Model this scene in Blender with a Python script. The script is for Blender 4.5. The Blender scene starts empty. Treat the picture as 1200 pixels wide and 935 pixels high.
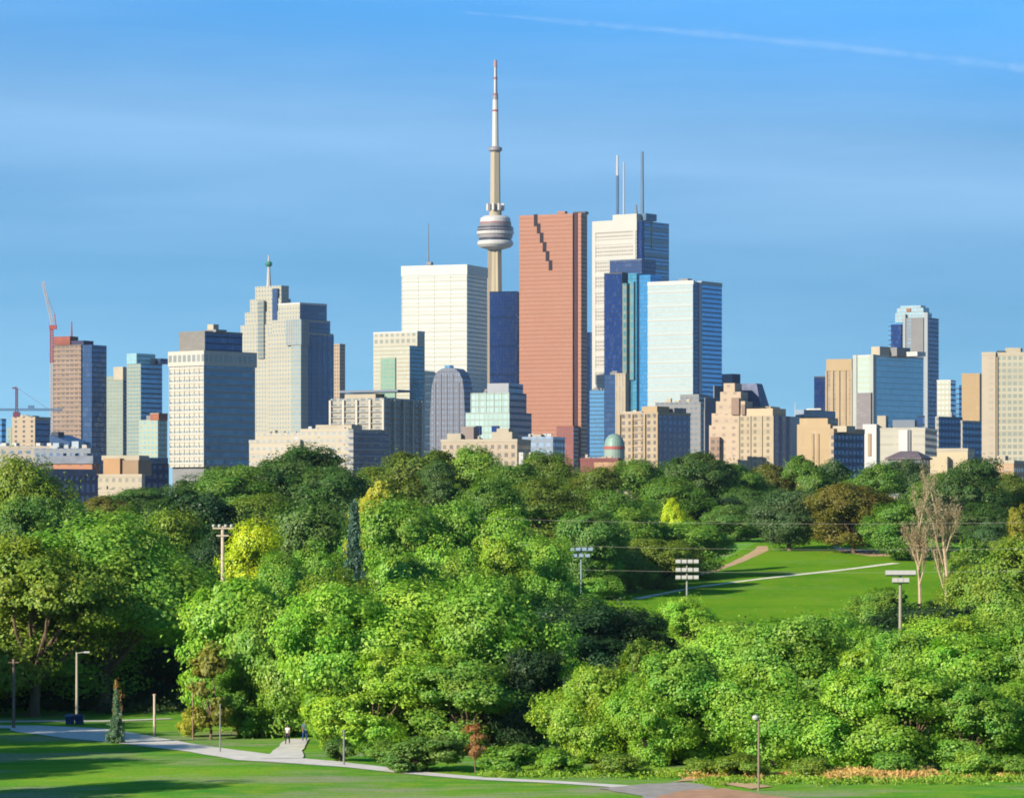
import bpy, bmesh, math, random
import numpy as np
from mathutils import Vector
C = bpy.context.scene.collection
PI = math.pi
F = 4200.0          # focal length in photo pixels (1200 wide)
ZC = 20.0           # camera height above the valley floor
HOR = 596.0         # photo row of the horizon
def wx(px, Y): return (px - 600.0) / F * Y
def wz(py, Y): return ZC + (HOR - py) / F * Y

# ------------------------------------------------------------------ scene
sc = bpy.context.scene
sc.view_settings.view_transform = 'Standard'
sc.view_settings.look = 'None'
sc.view_settings.exposure = 1.08
sc.view_settings.gamma = 1.0
sc.render.engine = 'CYCLES'
sc.cycles.use_denoising = True
sc.cycles.max_bounces = 6
sc.cycles.diffuse_bounces = 4
sc.cycles.glossy_bounces = 3
sc.cycles.transparent_max_bounces = 8
sc.cycles.caustics_reflective = False
sc.cycles.caustics_refractive = False
cam = bpy.data.cameras.new('camera')
cam.sensor_width = 36.0
cam.lens = 36.0 * F / 1200.0
cam.clip_start = 0.5
cam.clip_end = 250000.0
sc.cycles.filter_width = 1.8
cam.shift_y = (HOR - 467.5) / 1200.0
camo = bpy.data.objects.new('camera', cam)
camo.location = (0, 0, ZC)
camo.rotation_euler = (PI/2, 0, 0)
C.objects.link(camo)
sc.camera = camo

SUN_PHI = math.radians(49)      # behind the camera, to its left
SUN_EL = math.radians(23)
to_sun = Vector((-math.sin(SUN_PHI)*math.cos(SUN_EL), -math.cos(SUN_PHI)*math.cos(SUN_EL), math.sin(SUN_EL)))
sun = bpy.data.lights.new('sun', 'SUN')
sun.energy = 4.8
sun.angle = math.radians(0.5)
sun.color = (1.0, 0.90, 0.74)
suno = bpy.data.objects.new('sun', sun)
suno.rotation_euler = to_sun.to_track_quat('Z', 'Y').to_euler()
suno.location = (0, 0, 300)
C.objects.link(suno)

# ------------------------------------------------------------------ node helpers
class NT:
    def __init__(self, tree):
        self.t = tree; self.n = tree.nodes; self.l = tree.links
    def node(self, typ, **kw):
        n = self.n.new(typ)
        for k, v in kw.items(): setattr(n, k, v)
        return n
    def put(self, n, i, v):
        if hasattr(v, 'is_output'): self.l.new(v, n.inputs[i])
        elif v is not None: n.inputs[i].default_value = v
    def math(self, op, a, b=None, c=None, clamp=False):
        n = self.node('ShaderNodeMath', operation=op, use_clamp=clamp)
        self.put(n, 0, a); self.put(n, 1, b); self.put(n, 2, c)
        return n.outputs[0]
    def vmath(self, op, a, b=None):
        n = self.node('ShaderNodeVectorMath', operation=op)
        self.put(n, 0, a); self.put(n, 1, b)
        return n.outputs[0]
    def mix(self, f, a, b, blend='MIX'):
        n = self.node('ShaderNodeMix', data_type='RGBA', blend_type=blend)
        self.put(n, 0, f); self.put(n, 6, a); self.put(n, 7, b)
        return n.outputs[2]
    def noise(self, vec, scale, detail=3.0, rough=0.55):
        n = self.node('ShaderNodeTexNoise')
        if vec is not None: self.l.new(vec, n.inputs['Vector'])
        n.inputs['Scale'].default_value = scale
        n.inputs['Detail'].default_value = detail
        n.inputs['Roughness'].default_value = rough
        return n.outputs['Fac']
    def ramp(self, fac, p0, p1, c0=(0,0,0,1), c1=(1,1,1,1)):
        n = self.node('ShaderNodeValToRGB')
        e = n.color_ramp.elements
        e[0].position, e[0].color = p0, c0
        e[1].position, e[1].color = p1, c1
        self.l.new(fac, n.inputs[0])
        return n.outputs[0]
def rgba(c): return (c[0], c[1], c[2], 1.0)
def newmat(name):
    m = bpy.data.materials.new(name); m.use_nodes = True
    m.node_tree.nodes.clear()
    t = NT(m.node_tree)
    out = t.node('ShaderNodeOutputMaterial')
    return m, t, out
def principled(t, out, base, rough=0.7, metal=0.0, spec=0.3, normal=None):
    b = t.node('ShaderNodeBsdfPrincipled')
    t.put(b, 'Base Color', base if hasattr(base, 'is_output') else rgba(base))
    t.put(b, 'Roughness', rough); t.put(b, 'Metallic', metal)
    t.put(b, 'Specular IOR Level', spec)
    if normal is not None: t.put(b, 'Normal', normal)
    t.l.new(b.outputs[0], out.inputs[0])
    return b
_plain = {}
def plain(name, col, rough=0.75, metal=0.0, var=0.12, scale=0.6):
    if name in _plain: return _plain[name]
    m, t, out = newmat(name)
    tc = t.node('ShaderNodeTexCoord')
    f = t.noise(tc.outputs['Object'], scale, 4)
    f = t.ramp(f, 0.3, 0.7, (1-var,)*3+(1,), (1+var,)*3+(1,))
    principled(t, out, t.mix(1.0, rgba(col), f, 'MULTIPLY'), rough, metal)
    _plain[name] = m
    return m

# ------------------------------------------------------------------ world
w = bpy.data.worlds.new('World'); sc.world = w; w.use_nodes = True
w.node_tree.nodes.clear()
t = NT(w.node_tree)
wo = t.node('ShaderNodeOutputWorld'); bg = t.node('ShaderNodeBackground')
tc = t.node('ShaderNodeTexCoord')
d = tc.outputs['Generated']
sep = t.node('ShaderNodeSeparateXYZ'); t.l.new(d, sep.inputs[0])
sky = t.node('ShaderNodeTexSky', sky_type='NISHITA')
sky.sun_disc = False
sky.sun_elevation = SUN_EL
sky.sun_rotation = math.atan2(to_sun.x, to_sun.y)
sky.altitude = 300; sky.air_density = 1.0; sky.dust_density = 0.35; sky.ozone_density = 2.2
# the clear morning air: the band of sky near the ground is as deep a blue as a usual sky is higher up
zz = t.math('ADD', t.math('MULTIPLY', sep.outputs[2], 1.9), 0.15)
cmb = t.node('ShaderNodeCombineXYZ')
t.put(cmb, 0, sep.outputs[0]); t.put(cmb, 1, sep.outputs[1]); t.put(cmb, 2, zz)
sv = t.vmath('NORMALIZE', cmb.outputs[0])
t.l.new(sv, sky.inputs['Vector'])
skyc = t.mix(1.0, sky.outputs[0], (0.60, 1.03, 1.30, 1), 'MULTIPLY')
rp = t.node('ShaderNodeValToRGB'); els = rp.color_ramp.elements
els[0].position = 0.0; els[0].color = (0.80,0.60,0.45,1)
els[1].position = 1.0; els[1].color = (0.46,0.66,0.72,1)
for p_, c_ in ((0.13,(0.55,0.54,0.465)), (0.215,(0.53,0.575,0.52)), (0.285,(0.43,0.69,0.73))):
    e_ = els.new(p_); e_.color = c_+(1,)
t.l.new(t.math('MULTIPLY', t.math('ADD', sep.outputs[2], t.math('MULTIPLY', sep.outputs[0], 0.05)), 2.0, clamp=True), rp.inputs[0])
skyc = t.mix(1.0, skyc, rp.outputs[0], 'MULTIPLY')
def rng_(v, a, b, c, e):
    n = t.node('ShaderNodeMapRange'); n.interpolation_type = 'SMOOTHSTEP'
    t.l.new(v, n.inputs[0])
    for i_, q_ in enumerate((a, b, c, e)): n.inputs[i_+1].default_value = q_
    return n.outputs[0]
side = t.math('SUBTRACT', 1.0, t.math('MULTIPLY', rng_(sep.outputs[0], -.16, .16, 0.0, .22), rng_(sep.outputs[2], .085, .14, 1.0, 0.0)))
sk = t.node('ShaderNodeCombineXYZ')
for i_ in range(3): t.put(sk, i_, side)
skyc = t.mix(1.0, skyc, sk.outputs[0], 'MULTIPLY')
# thin high veil of cirrus, drawn out sideways (laid out by compass direction and elevation)
mp = t.node('ShaderNodeMapping'); mp.inputs['Scale'].default_value = (5.0, 5.0, 42.0)
mp.inputs['Rotation'].default_value = (0.0, 0.045, 0.0)
t.l.new(d, mp.inputs[0])
n1 = t.ramp(t.noise(mp.outputs[0], 1.0, 5, 0.6), 0.42, 0.78)
bnd = t.node('ShaderNodeMapRange'); bnd.interpolation_type = 'SMOOTHSTEP'
ze = t.math('ADD', sep.outputs[2], t.math('MULTIPLY', sep.outputs[0], 0.08))
up = t.math('SUBTRACT', 1.0, t.math('MULTIPLY', t.math('ABSOLUTE', t.math('SUBTRACT', ze, 0.098)), 24.0), clamp=True)
up = t.math('MULTIPLY', up, up)
veil = t.math('MULTIPLY', t.math('ADD', t.math('MULTIPLY', n1, 0.24), t.math('MULTIPLY', up, 0.40)), 0.36, clamp=True)
skyc = t.mix(veil, skyc, (3.3, 4.6, 6.3, 1))
t.l.new(skyc, bg.inputs[0]); bg.inputs[1].default_value = 0.132
t.l.new(bg.outputs[0], wo.inputs[0])

# ------------------------------------------------------------------ mesh helpers
class MB:
    """collects geometry for ONE mesh; uv in metres"""
    def __init__(self): self.v = []; self.f = []; self.uv = []; self.mi = []; self.sm = []
    def face(self, pts, uv=None, mi=0, smooth=False):
        i = len(self.v); self.v += [tuple(p) for p in pts]
        self.f.append(tuple(range(i, i+len(pts)))); self.mi.append(mi); self.sm.append(smooth)
        self.uv.append(uv if uv else [(p[0], p[1]) for p in pts])
    def prism(self, poly, z0, z1, mi=0, top=None, u0=0.0, edge_mi=None):
        """poly counter-clockwise; walls carry u = metres along the wall, v = metres up"""
        n = len(poly); 
        for k in range(n):
            a, b = poly[k], poly[(k+1) % n]
            L = math.hypot(b[0]-a[0], b[1]-a[1])
            m = edge_mi[k] if edge_mi else mi
            self.face([(a[0],a[1],z0),(b[0],b[1],z0),(b[0],b[1],z1),(a[0],a[1],z1)],
                      [(0,z0),(L,z0),(L,z1),(0,z1)], m)
        self.face([(p[0],p[1],z1) for p in poly], None, mi if top is None else top)
        self.face([(p[0],p[1],z0) for p in reversed(poly)], None, mi if top is None else top)
    def box(self, x0, x1, y0, y1, z0, z1, mi=0, top=None):
        self.prism([(x0,y0),(x1,y0),(x1,y1),(x0,y1)], z0, z1, mi, top)
    def bar(self, p, q, r, n=4, r2=None, smooth=False):
        p, q = Vector(p), Vector(q); r2 = r if r2 is None else r2
        a = (q-p).normalized()
        s = a.cross(Vector((0,0,1)))
        if s.length < 1e-3: s = Vector((1,0,0))
        s.normalize(); u = s.cross(a)
        R = [[c + (s*math.cos(2*PI*(k+.5)/n) + u*math.sin(2*PI*(k+.5)/n))*rr for k in range(n)] for c, rr in ((p,r),(q,r2))]
        for k in range(n):
            j = (k+1) % n
            self.face([R[0][k], R[0][j], R[1][j], R[1][k]], None, 0, smooth)
        self.face(list(reversed(R[0]))); self.face(R[1])
    def lathe(self, prof, n=24, cx=0, cy=0, smooth=True, mi=0):
        rings = [[(cx+r*math.cos(2*PI*k/n), cy+r*math.sin(2*PI*k/n), z) for k in range(n)] for r, z in prof]
        for i in range(len(prof)-1):
            for k in range(n):
                j = (k+1) % n
                self.face([rings[i][k], rings[i][j], rings[i+1][j], rings[i+1][k]], None, mi, smooth)
        self.face(list(reversed(rings[0])), None, mi); self.face(rings[-1], None, mi)
    def build(self, name, mats, parent=None):
        me = bpy.data.meshes.new(name)
        me.from_pydata(self.v, [], self.f)
        if not isinstance(mats, (list, tuple)): mats = [mats]
        for m in mats: me.materials.append(m)
        me.polygons.foreach_set('material_index', self.mi)
        me.polygons.foreach_set('use_smooth', self.sm)
        ul = me.uv_layers.new(name='UVMap')
        ul.data.foreach_set('uv', [c for fu in self.uv for p in fu for c in p])
        me.update()
        o = bpy.data.objects.new(name, me); C.objects.link(o)
        if parent: o.parent = parent
        return o
def tag(o, label=None, cat=None, group=None, kind=None):
    if label: o['label'] = label
    if cat: o['category'] = cat
    if group: o['group'] = group
    if kind: o['kind'] = kind
    return o
def empty(name, loc, rz=0.0):
    o = bpy.data.objects.new(name, None); C.objects.link(o)
    o.location = loc; o.rotation_euler = (0, 0, rz); o.empty_display_size = 1
    return o
def copy_thing(o, parent=None):
    c = o.copy(); C.objects.link(c)
    if parent: c.parent = parent
    for ch in list(o.children): copy_thing(ch, c)
    return c

# ------------------------------------------------------------------ terrain
_PY = [-400, -60, 0, 25, 60, 100, 150, 200, 240, 345, 420, 500, 600, 800, 850, 1000, 1500, 3000, 4500, 8000, 200000]
_PZ = [21, 19, 18.3, 17, 13.5, 8.6, 4.0, 1.3, 0.0, 0.0, 0.3, 0.8, 1.6, 12.6, 14, 15, 11, 0, -5, -6, -6]
def h(x, y):
    z = float(np.interp(y, _PY, _PZ))
    k = max(0.0, min(1.0, (y-180)/60.0)) * max(0.0, min(1.0, (2000-y)/600.0))
    return z + k*(0.10*math.sin(x*0.093+0.7)*math.sin(y*0.061+0.3) + 0.05*math.sin(x*0.21-y*0.05))
def ground(px, py):
    """the point of the ground seen along one direction from the camera"""
    y = 205.0; dz = (HOR-py)/F; dx = (px-600)/F
    while y < 3000:
        if ZC + dz*y <= h(dx*y, y): break
        y += 0.5
    lo, hi = y-0.5, y
    for _ in range(20):
        m = (lo+hi)/2
        if ZC + dz*m <= h(dx*m, m): hi = m
        else: lo = m
    return dx*hi, hi, h(dx*hi, hi)
# ================================================================== ground, paths, field
def grass_mat(name, c1, c2, c3, patch, lo=0.56, hi=0.68, stretch=1.0):
    m, t, out = newmat(name)
    tc = t.node('ShaderNodeTexCoord'); P = tc.outputs['Object']
    mpg = t.node('ShaderNodeMapping'); mpg.inputs['Scale'].default_value = (1.0/stretch, 1.0, 1.0); t.l.new(P, mpg.inputs[0]); P = mpg.outputs[0]
    big = t.noise(P, 0.05, 4, 0.6); mid = t.noise(P, 0.5, 4, 0.6); fine = t.noise(P, 6.0, 3, 0.7)
    c = t.mix(t.ramp(big, 0.35, 0.65), rgba(c1), rgba(c2))
    c = t.mix(t.ramp(mid, 0.45, 0.75), c, rgba(c3))
    c = t.mix(t.math('MULTIPLY', t.ramp(t.noise(P, 0.085, 5, 0.65), lo, hi), patch), c, (0.25, 0.26, 0.15, 1))
    fr = t.ramp(fine, 0.3, 0.7, (0.72,)*3+(1,), (1.25,)*3+(1,))
    c = t.mix(1.0, c, fr, 'MULTIPLY')
    bp = t.node('ShaderNodeBump'); bp.inputs['Strength'].default_value = 0.6; bp.inputs['Distance'].default_value = 0.12
    t.l.new(t.math('ADD', fine, mid), bp.inputs['Height'])
    principled(t, out, c, 0.95, 0, 0.0, bp.outputs[0])
    return m
M_GRASS = grass_mat('park_grass', (0.085,0.270,0.030), (0.125,0.31,0.028), (0.17,0.30,0.03), 0.8)
M_LAWN = grass_mat('lawn_grass', (0.050,0.215,0.026), (0.150,0.31,0.026), (0.22,0.31,0.03), 0.85, 0.50, 0.64, 1.6)
M_FIELD = grass_mat('mown_field_grass', (0.070,0.205,0.010), (0.120,0.255,0.012), (0.165,0.235,0.018), 0.15)
M_DRY = grass_mat('dry_grass', (0.30,0.20,0.055), (0.36,0.24,0.08), (0.22,0.20,0.05), 0.0)
M_PATH = plain('path_concrete', (0.52,0.49,0.43), 0.85, 0, 0.14, 0.8)
M_ASPH = plain('old_asphalt', (0.27,0.245,0.21), 0.9, 0, 0.2, 1.0)
M_DIRT = plain('red_dirt', (0.36,0.20,0.11), 0.95, 0, 0.2, 0.7)
M_SAND = plain('infield_sand', (0.42,0.28,0.14), 0.95, 0, 0.15, 0.4)
M_LINE = plain('field_chalk', (0.62,0.58,0.42), 0.9, 0, 0.2, 1.0)

def axis(segs):
    out = []
    for a, b, s in segs:
        n = max(1, round((b-a)/s)); out += [a + (b-a)*i/n for i in range(n)]
    out.append(segs[-1][1]); return out
xs = axis([(-6400,-800,800),(-800,-200,40),(-200,-60,5),(-60,60,2),(60,220,4),(220,800,40),(800,6400,800)])
ys = axis([(-400,0,40),(0,200,10),(200,360,2),(360,1000,4),(1000,3000,50),(3000,6200,400)])
X, Y = np.meshgrid(xs, ys)
Z = np.array([[h(x, y) for x in xs] for y in ys])
nv, nx, ny = X.size, len(xs), len(ys)
me = bpy.data.meshes.new('ground')
idx = np.arange(nv).reshape(ny, nx)
quads = np.stack([idx[:-1,:-1], idx[:-1,1:], idx[1:,1:], idx[1:,:-1]], -1).reshape(-1, 4)
me.from_pydata(np.stack([X, Y, Z], -1).reshape(-1, 3).tolist(), [], quads.tolist())
me.polygons.foreach_set('use_smooth', [True]*len(me.polygons))
me.materials.append(M_GRASS)
# beyond the park the ground is city: roofs, streets and yards
me.materials.append(plain('city_ground', (0.20,0.19,0.18), 0.95, 0, 0.35, 0.02))
yc = Y[:-1,:-1].ravel(); me.polygons.foreach_set('material_index', np.where(yc > 1080, 1, np.where(yc < 352, 2, 0)).astype(np.int32)); me.materials.append(M_LAWN)
go = bpy.data.objects.new('ground', me); C.objects.link(go); tag(go, kind='structure')

def drape(name, poly_px, m, lift, step=1.5, world=False, rag=0.45):
    """a sheet on the ground bounded by photo-direction points, cut fine enough to follow the swell"""
    pts = poly_px if world else [ground(*p)[:2] for p in poly_px]
    rj = random.Random(len(name)*13+len(pts)); out = []
    for i, p in enumerate(pts):           # a ragged rather than a ruled edge
        q = pts[(i+1) % len(pts)]; L = math.hypot(q[0]-p[0], q[1]-p[1]); n = max(1, int(L/1.2))
        for k in range(n):
            f = k/n; j = (0.0 if k == 0 else rag)
            out.append((p[0]+(q[0]-p[0])*f+rj.uniform(-j,j)*.5, p[1]+(q[1]-p[1])*f+rj.uniform(-j,j)))
    pts = out
    bm = bmesh.new()
    bm.faces.new([bm.verts.new((x, y, 0)) for x, y in pts])
    x0, x1 = min(p[0] for p in pts), max(p[0] for p in pts)
    y0, y1 = min(p[1] for p in pts), max(p[1] for p in pts)
    for ax, a, b in ((0, x0, x1), (1, y0, y1)):
        k = math.ceil(a/step)*step
        while k < b:
            co = (k,0,0) if ax == 0 else (0,k,0); no = (1,0,0) if ax == 0 else (0,1,0)
            bmesh.ops.bisect_plane(bm, geom=bm.verts[:]+bm.edges[:]+bm.faces[:], plane_co=co, plane_no=no)
            k += step
    for v in bm.verts: v.co.z = h(v.co.x, v.co.y) + lift
    bmesh.ops.recalc_face_normals(bm, faces=bm.faces[:])
    me = bpy.data.meshes.new(name); bm.to_mesh(me); bm.free()
    if me.polygons[0].normal.z < 0: me.flip_normals()
    me.materials.append(m)
    o = bpy.data.objects.new(name, me); C.objects.link(o); tag(o, kind='structure')
    return o
def strip(name, mid_px, widths, m, lift, step=1.5):
    """a path of varying width (metres) along a line of ground points, with a slightly wavering edge"""
    g = [Vector(ground(*p)[:2]) for p in mid_px]
    pts, ws = [], []
    for i in range(len(g)-1):
        n = max(2, int((g[i+1]-g[i]).length/3.0))
        for k in range(n):
            pts.append(g[i].lerp(g[i+1], k/n)); ws.append(widths[i]+(widths[i+1]-widths[i])*k/n)
    pts.append(g[-1]); ws.append(widths[-1])
    rnd = random.Random(len(pts)); L, R = [], []
    for i, p in enumerate(pts):
        dd = (pts[min(i+1, len(pts)-1)]-pts[max(i-1, 0)]).normalized(); nn = Vector((-dd.y, dd.x))
        L.append(p+nn*(ws[i]/2+rnd.uniform(-.12,.12))); R.append(p-nn*(ws[i]/2+rnd.uniform(-.12,.12)))
    mb = MB()
    for i in range(len(pts)-1):
        q = [L[i], R[i], R[i+1], L[i+1]]
        sub = 3
        for s in range(sub):
            a, b = s/sub, (s+1)/sub
            c = [q[0].lerp(q[1], a), q[0].lerp(q[1], b), q[3].lerp(q[2], b), q[3].lerp(q[2], a)]
            f = [(p.x, p.y, h(p.x, p.y)+lift) for p in c]
            mb.face(f)
    o = mb.build(name, m); tag(o, kind='structure')
    if o.data.polygons[0].normal.z < 0: o.data.flip_normals()
    return o
# lawns and paths of the park
strip('path', [(-60,851),(30,852),(75,856),(130,864),(190,872),(250,880),(310,889),(365,893),(420,898),(480,905),(560,912),(640,916),(720,921),(800,929)],
      [3.0,5.0,9.0,8.0,5.4,4.2,5.0,4.2,3.0,2.6,2.2,1.8,2.0,2.6], M_PATH, 0.05)
strip('side_path', [(-60,846),(60,845),(120,845),(200,842)], [2.2,2.0,1.6,1.2], M_PATH, 0.045)
strip('path_spur', [(330,889),(338,880),(344,872),(350,866)], [3.4,2.4,2.2,2.0], M_PATH, 0.07)
drape('asphalt_apron', [(700,924),(745,920),(790,917),(822,919),(838,924),(815,930),(790,950),(750,950),(752,933)], M_ASPH, 0.055)
drape('dirt_patch', [(770,933),(800,927),(850,924),(880,929),(915,934),(1000,945),(960,960),(780,960)], M_DIRT, 0.075)
drape('bare_bank', [(785,917),(815,909),(850,908),(870,914),(905,922),(880,925),(845,919),(815,915)], M_SAND, 0.065)
# the mown sports field on the far slope
drape('sports_field', [(690,716),(730,694),(800,672),(850,655),(893,634),(985,630),(1062,641),(1105,650),(1130,690),(1110,740),(905,760),(760,745)], M_FIELD, 0.05, 4.0)
drape('infield_edge', [(975,640),(1015,645),(1060,648),(1065,652),(1020,652),(985,647)], M_SAND, 0.08, 4.0)
strip('field_edge_path', [(738,693),(790,681),(830,671),(858,661),(878,652),(892,645),(894,640)], [1.0,1.2,1.6,2.0,2.6,3.0,2.2], M_SAND, 0.07)
strip('field_line', [(745,702),(810,689),(880,680),(960,671),(1050,660)], [1.4,1.4,1.6,1.8,2.0], M_LINE, 0.09)
# ================================================================== trees
def leaf_material(name):
    m, t, out = newmat(name)
    oi = t.node('ShaderNodeObjectInfo'); ge = t.node('ShaderNodeNewGeometry'); tc = t.node('ShaderNodeTexCoord')
    r = ge.outputs['Random Per Island']
    lum = t.math('ADD', t.math('MULTIPLY', r, 0.60), 0.72)
    hs = t.node('ShaderNodeHueSaturation')
    t.put(hs, 'Color', oi.outputs['Color'])
    loc = t.vmath('ADD', tc.outputs['Object'], oi.outputs['Location'])
    n = t.noise(loc, 0.33, 3)
    hue = t.math('ADD', 0.5, t.math('ADD', t.math('MULTIPLY', t.math('SUBTRACT', n, 0.5), -0.12), t.math('MULTIPLY', t.math('SUBTRACT', r, 0.5), -0.035)))
    t.put(hs, 'Hue', hue); t.put(hs, 'Value', lum)
    col = hs.outputs[0]
    df = t.node('ShaderNodeBsdfDiffuse'); tr = t.node('ShaderNodeBsdfTranslucent'); gl = t.node('ShaderNodeBsdfGlossy')
    t.l.new(col, df.inputs[0])
    t.l.new(t.mix(1.0, col, (1.1,1.15,0.6,1), 'MULTIPLY'), tr.inputs[0])
    gl.inputs['Roughness'].default_value = 0.5; gl.inputs['Color'].default_value = (0.5,0.5,0.5,1)
    m1 = t.node('ShaderNodeMixShader'); m1.inputs[0].default_value = 0.48
    t.l.new(df.outputs[0], m1.inputs[1]); t.l.new(tr.outputs[0], m1.inputs[2])
    m2 = t.node('ShaderNodeMixShader'); m2.inputs[0].default_value = 0.035
    t.l.new(m1.outputs[0], m2.inputs[1]); t.l.new(gl.outputs[0], m2.inputs[2])
    t.l.new(m2.outputs[0], out.inputs[0])
    return m
M_LEAF = leaf_material('leaves')
def bark_material(name, c):
    m, t, out = newmat(name)
    tc = t.node('ShaderNodeTexCoord')
    mp = t.node('ShaderNodeMapping'); mp.inputs['Scale'].default_value = (5,5,0.8); t.l.new(tc.outputs['Object'], mp.inputs[0])
    n = t.noise(mp.outputs[0], 2.0, 4, 0.7)
    c1 = t.ramp(n, 0.3, 0.7, tuple(x*.6 for x in c)+(1,), tuple(min(1,x*1.4) for x in c)+(1,))
    bp = t.node('ShaderNodeBump'); bp.inputs['Strength'].default_value = 0.7; bp.inputs['Distance'].default_value = 0.05; t.l.new(n, bp.inputs['Height'])
    principled(t, out, c1, 0.95, 0, 0.1, bp.outputs[0])
    return m
M_BARK = bark_material('bark', (0.13,0.09,0.06))
M_DEADBARK = bark_material('bare_bark', (0.33,0.25,0.16))
M_GREYBARK = bark_material('grey_bark', (0.16,0.17,0.18))

def leaf_mesh(name, cen, nor, size, rng, aspect=0.62):
    """one diamond face per leaf spray"""
    n = len(cen)
    nor = nor/np.linalg.norm(nor, axis=1, keepdims=True)
    tt = rng.normal(size=(n,3)); tt -= nor*np.sum(tt*nor, axis=1, keepdims=True); tt /= np.linalg.norm(tt, axis=1, keepdims=True)
    bb = np.cross(nor, tt)
    s = (size*rng.uniform(0.6, 1.35, n))[:,None]
    a = tt*s*0.5; b = bb*s*0.5*aspect
    fold = nor*s*0.10
    V = np.stack([cen-a-fold, cen-b*1.0+fold, cen+a-fold, cen+b+fold], 1).reshape(-1, 3)
    me = bpy.data.meshes.new(name)
    me.vertices.add(4*n); me.vertices.foreach_set('co', V.astype(np.float32).ravel())
    me.loops.add(4*n); me.loops.foreach_set('vertex_index', np.arange(4*n, dtype=np.int32))
    me.polygons.add(n); me.polygons.foreach_set('loop_start', np.arange(0, 4*n, 4, dtype=np.int32))
    me.polygons.foreach_set('loop_total', np.full(n, 4, dtype=np.int32))
    me.update(calc_edges=True); me.validate()
    me.materials.append(M_LEAF)
    return me
def tube_path(mb, pts, rads, n=7):
    """a tapering limb through points"""
    P = [Vector(p) for p in pts]; rings = []
    for i, p in enumerate(P):
        a = (P[min(i+1,len(P)-1)]-P[max(i-1,0)]).normalized()
        s = a.cross(Vector((0.13,1,0.07))).normalized(); u = s.cross(a)
        rings.append([p+(s*math.cos(2*PI*k/n)+u*math.sin(2*PI*k/n))*rads[i] for k in range(n)])
    for i in range(len(P)-1):
        for k in range(n):
            j = (k+1) % n
            mb.face([rings[i][k], rings[i+1][k], rings[i+1][j], rings[i][j]], None, 0, True)
    mb.face(rings[-1]); mb.face(list(reversed(rings[0])))

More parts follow.
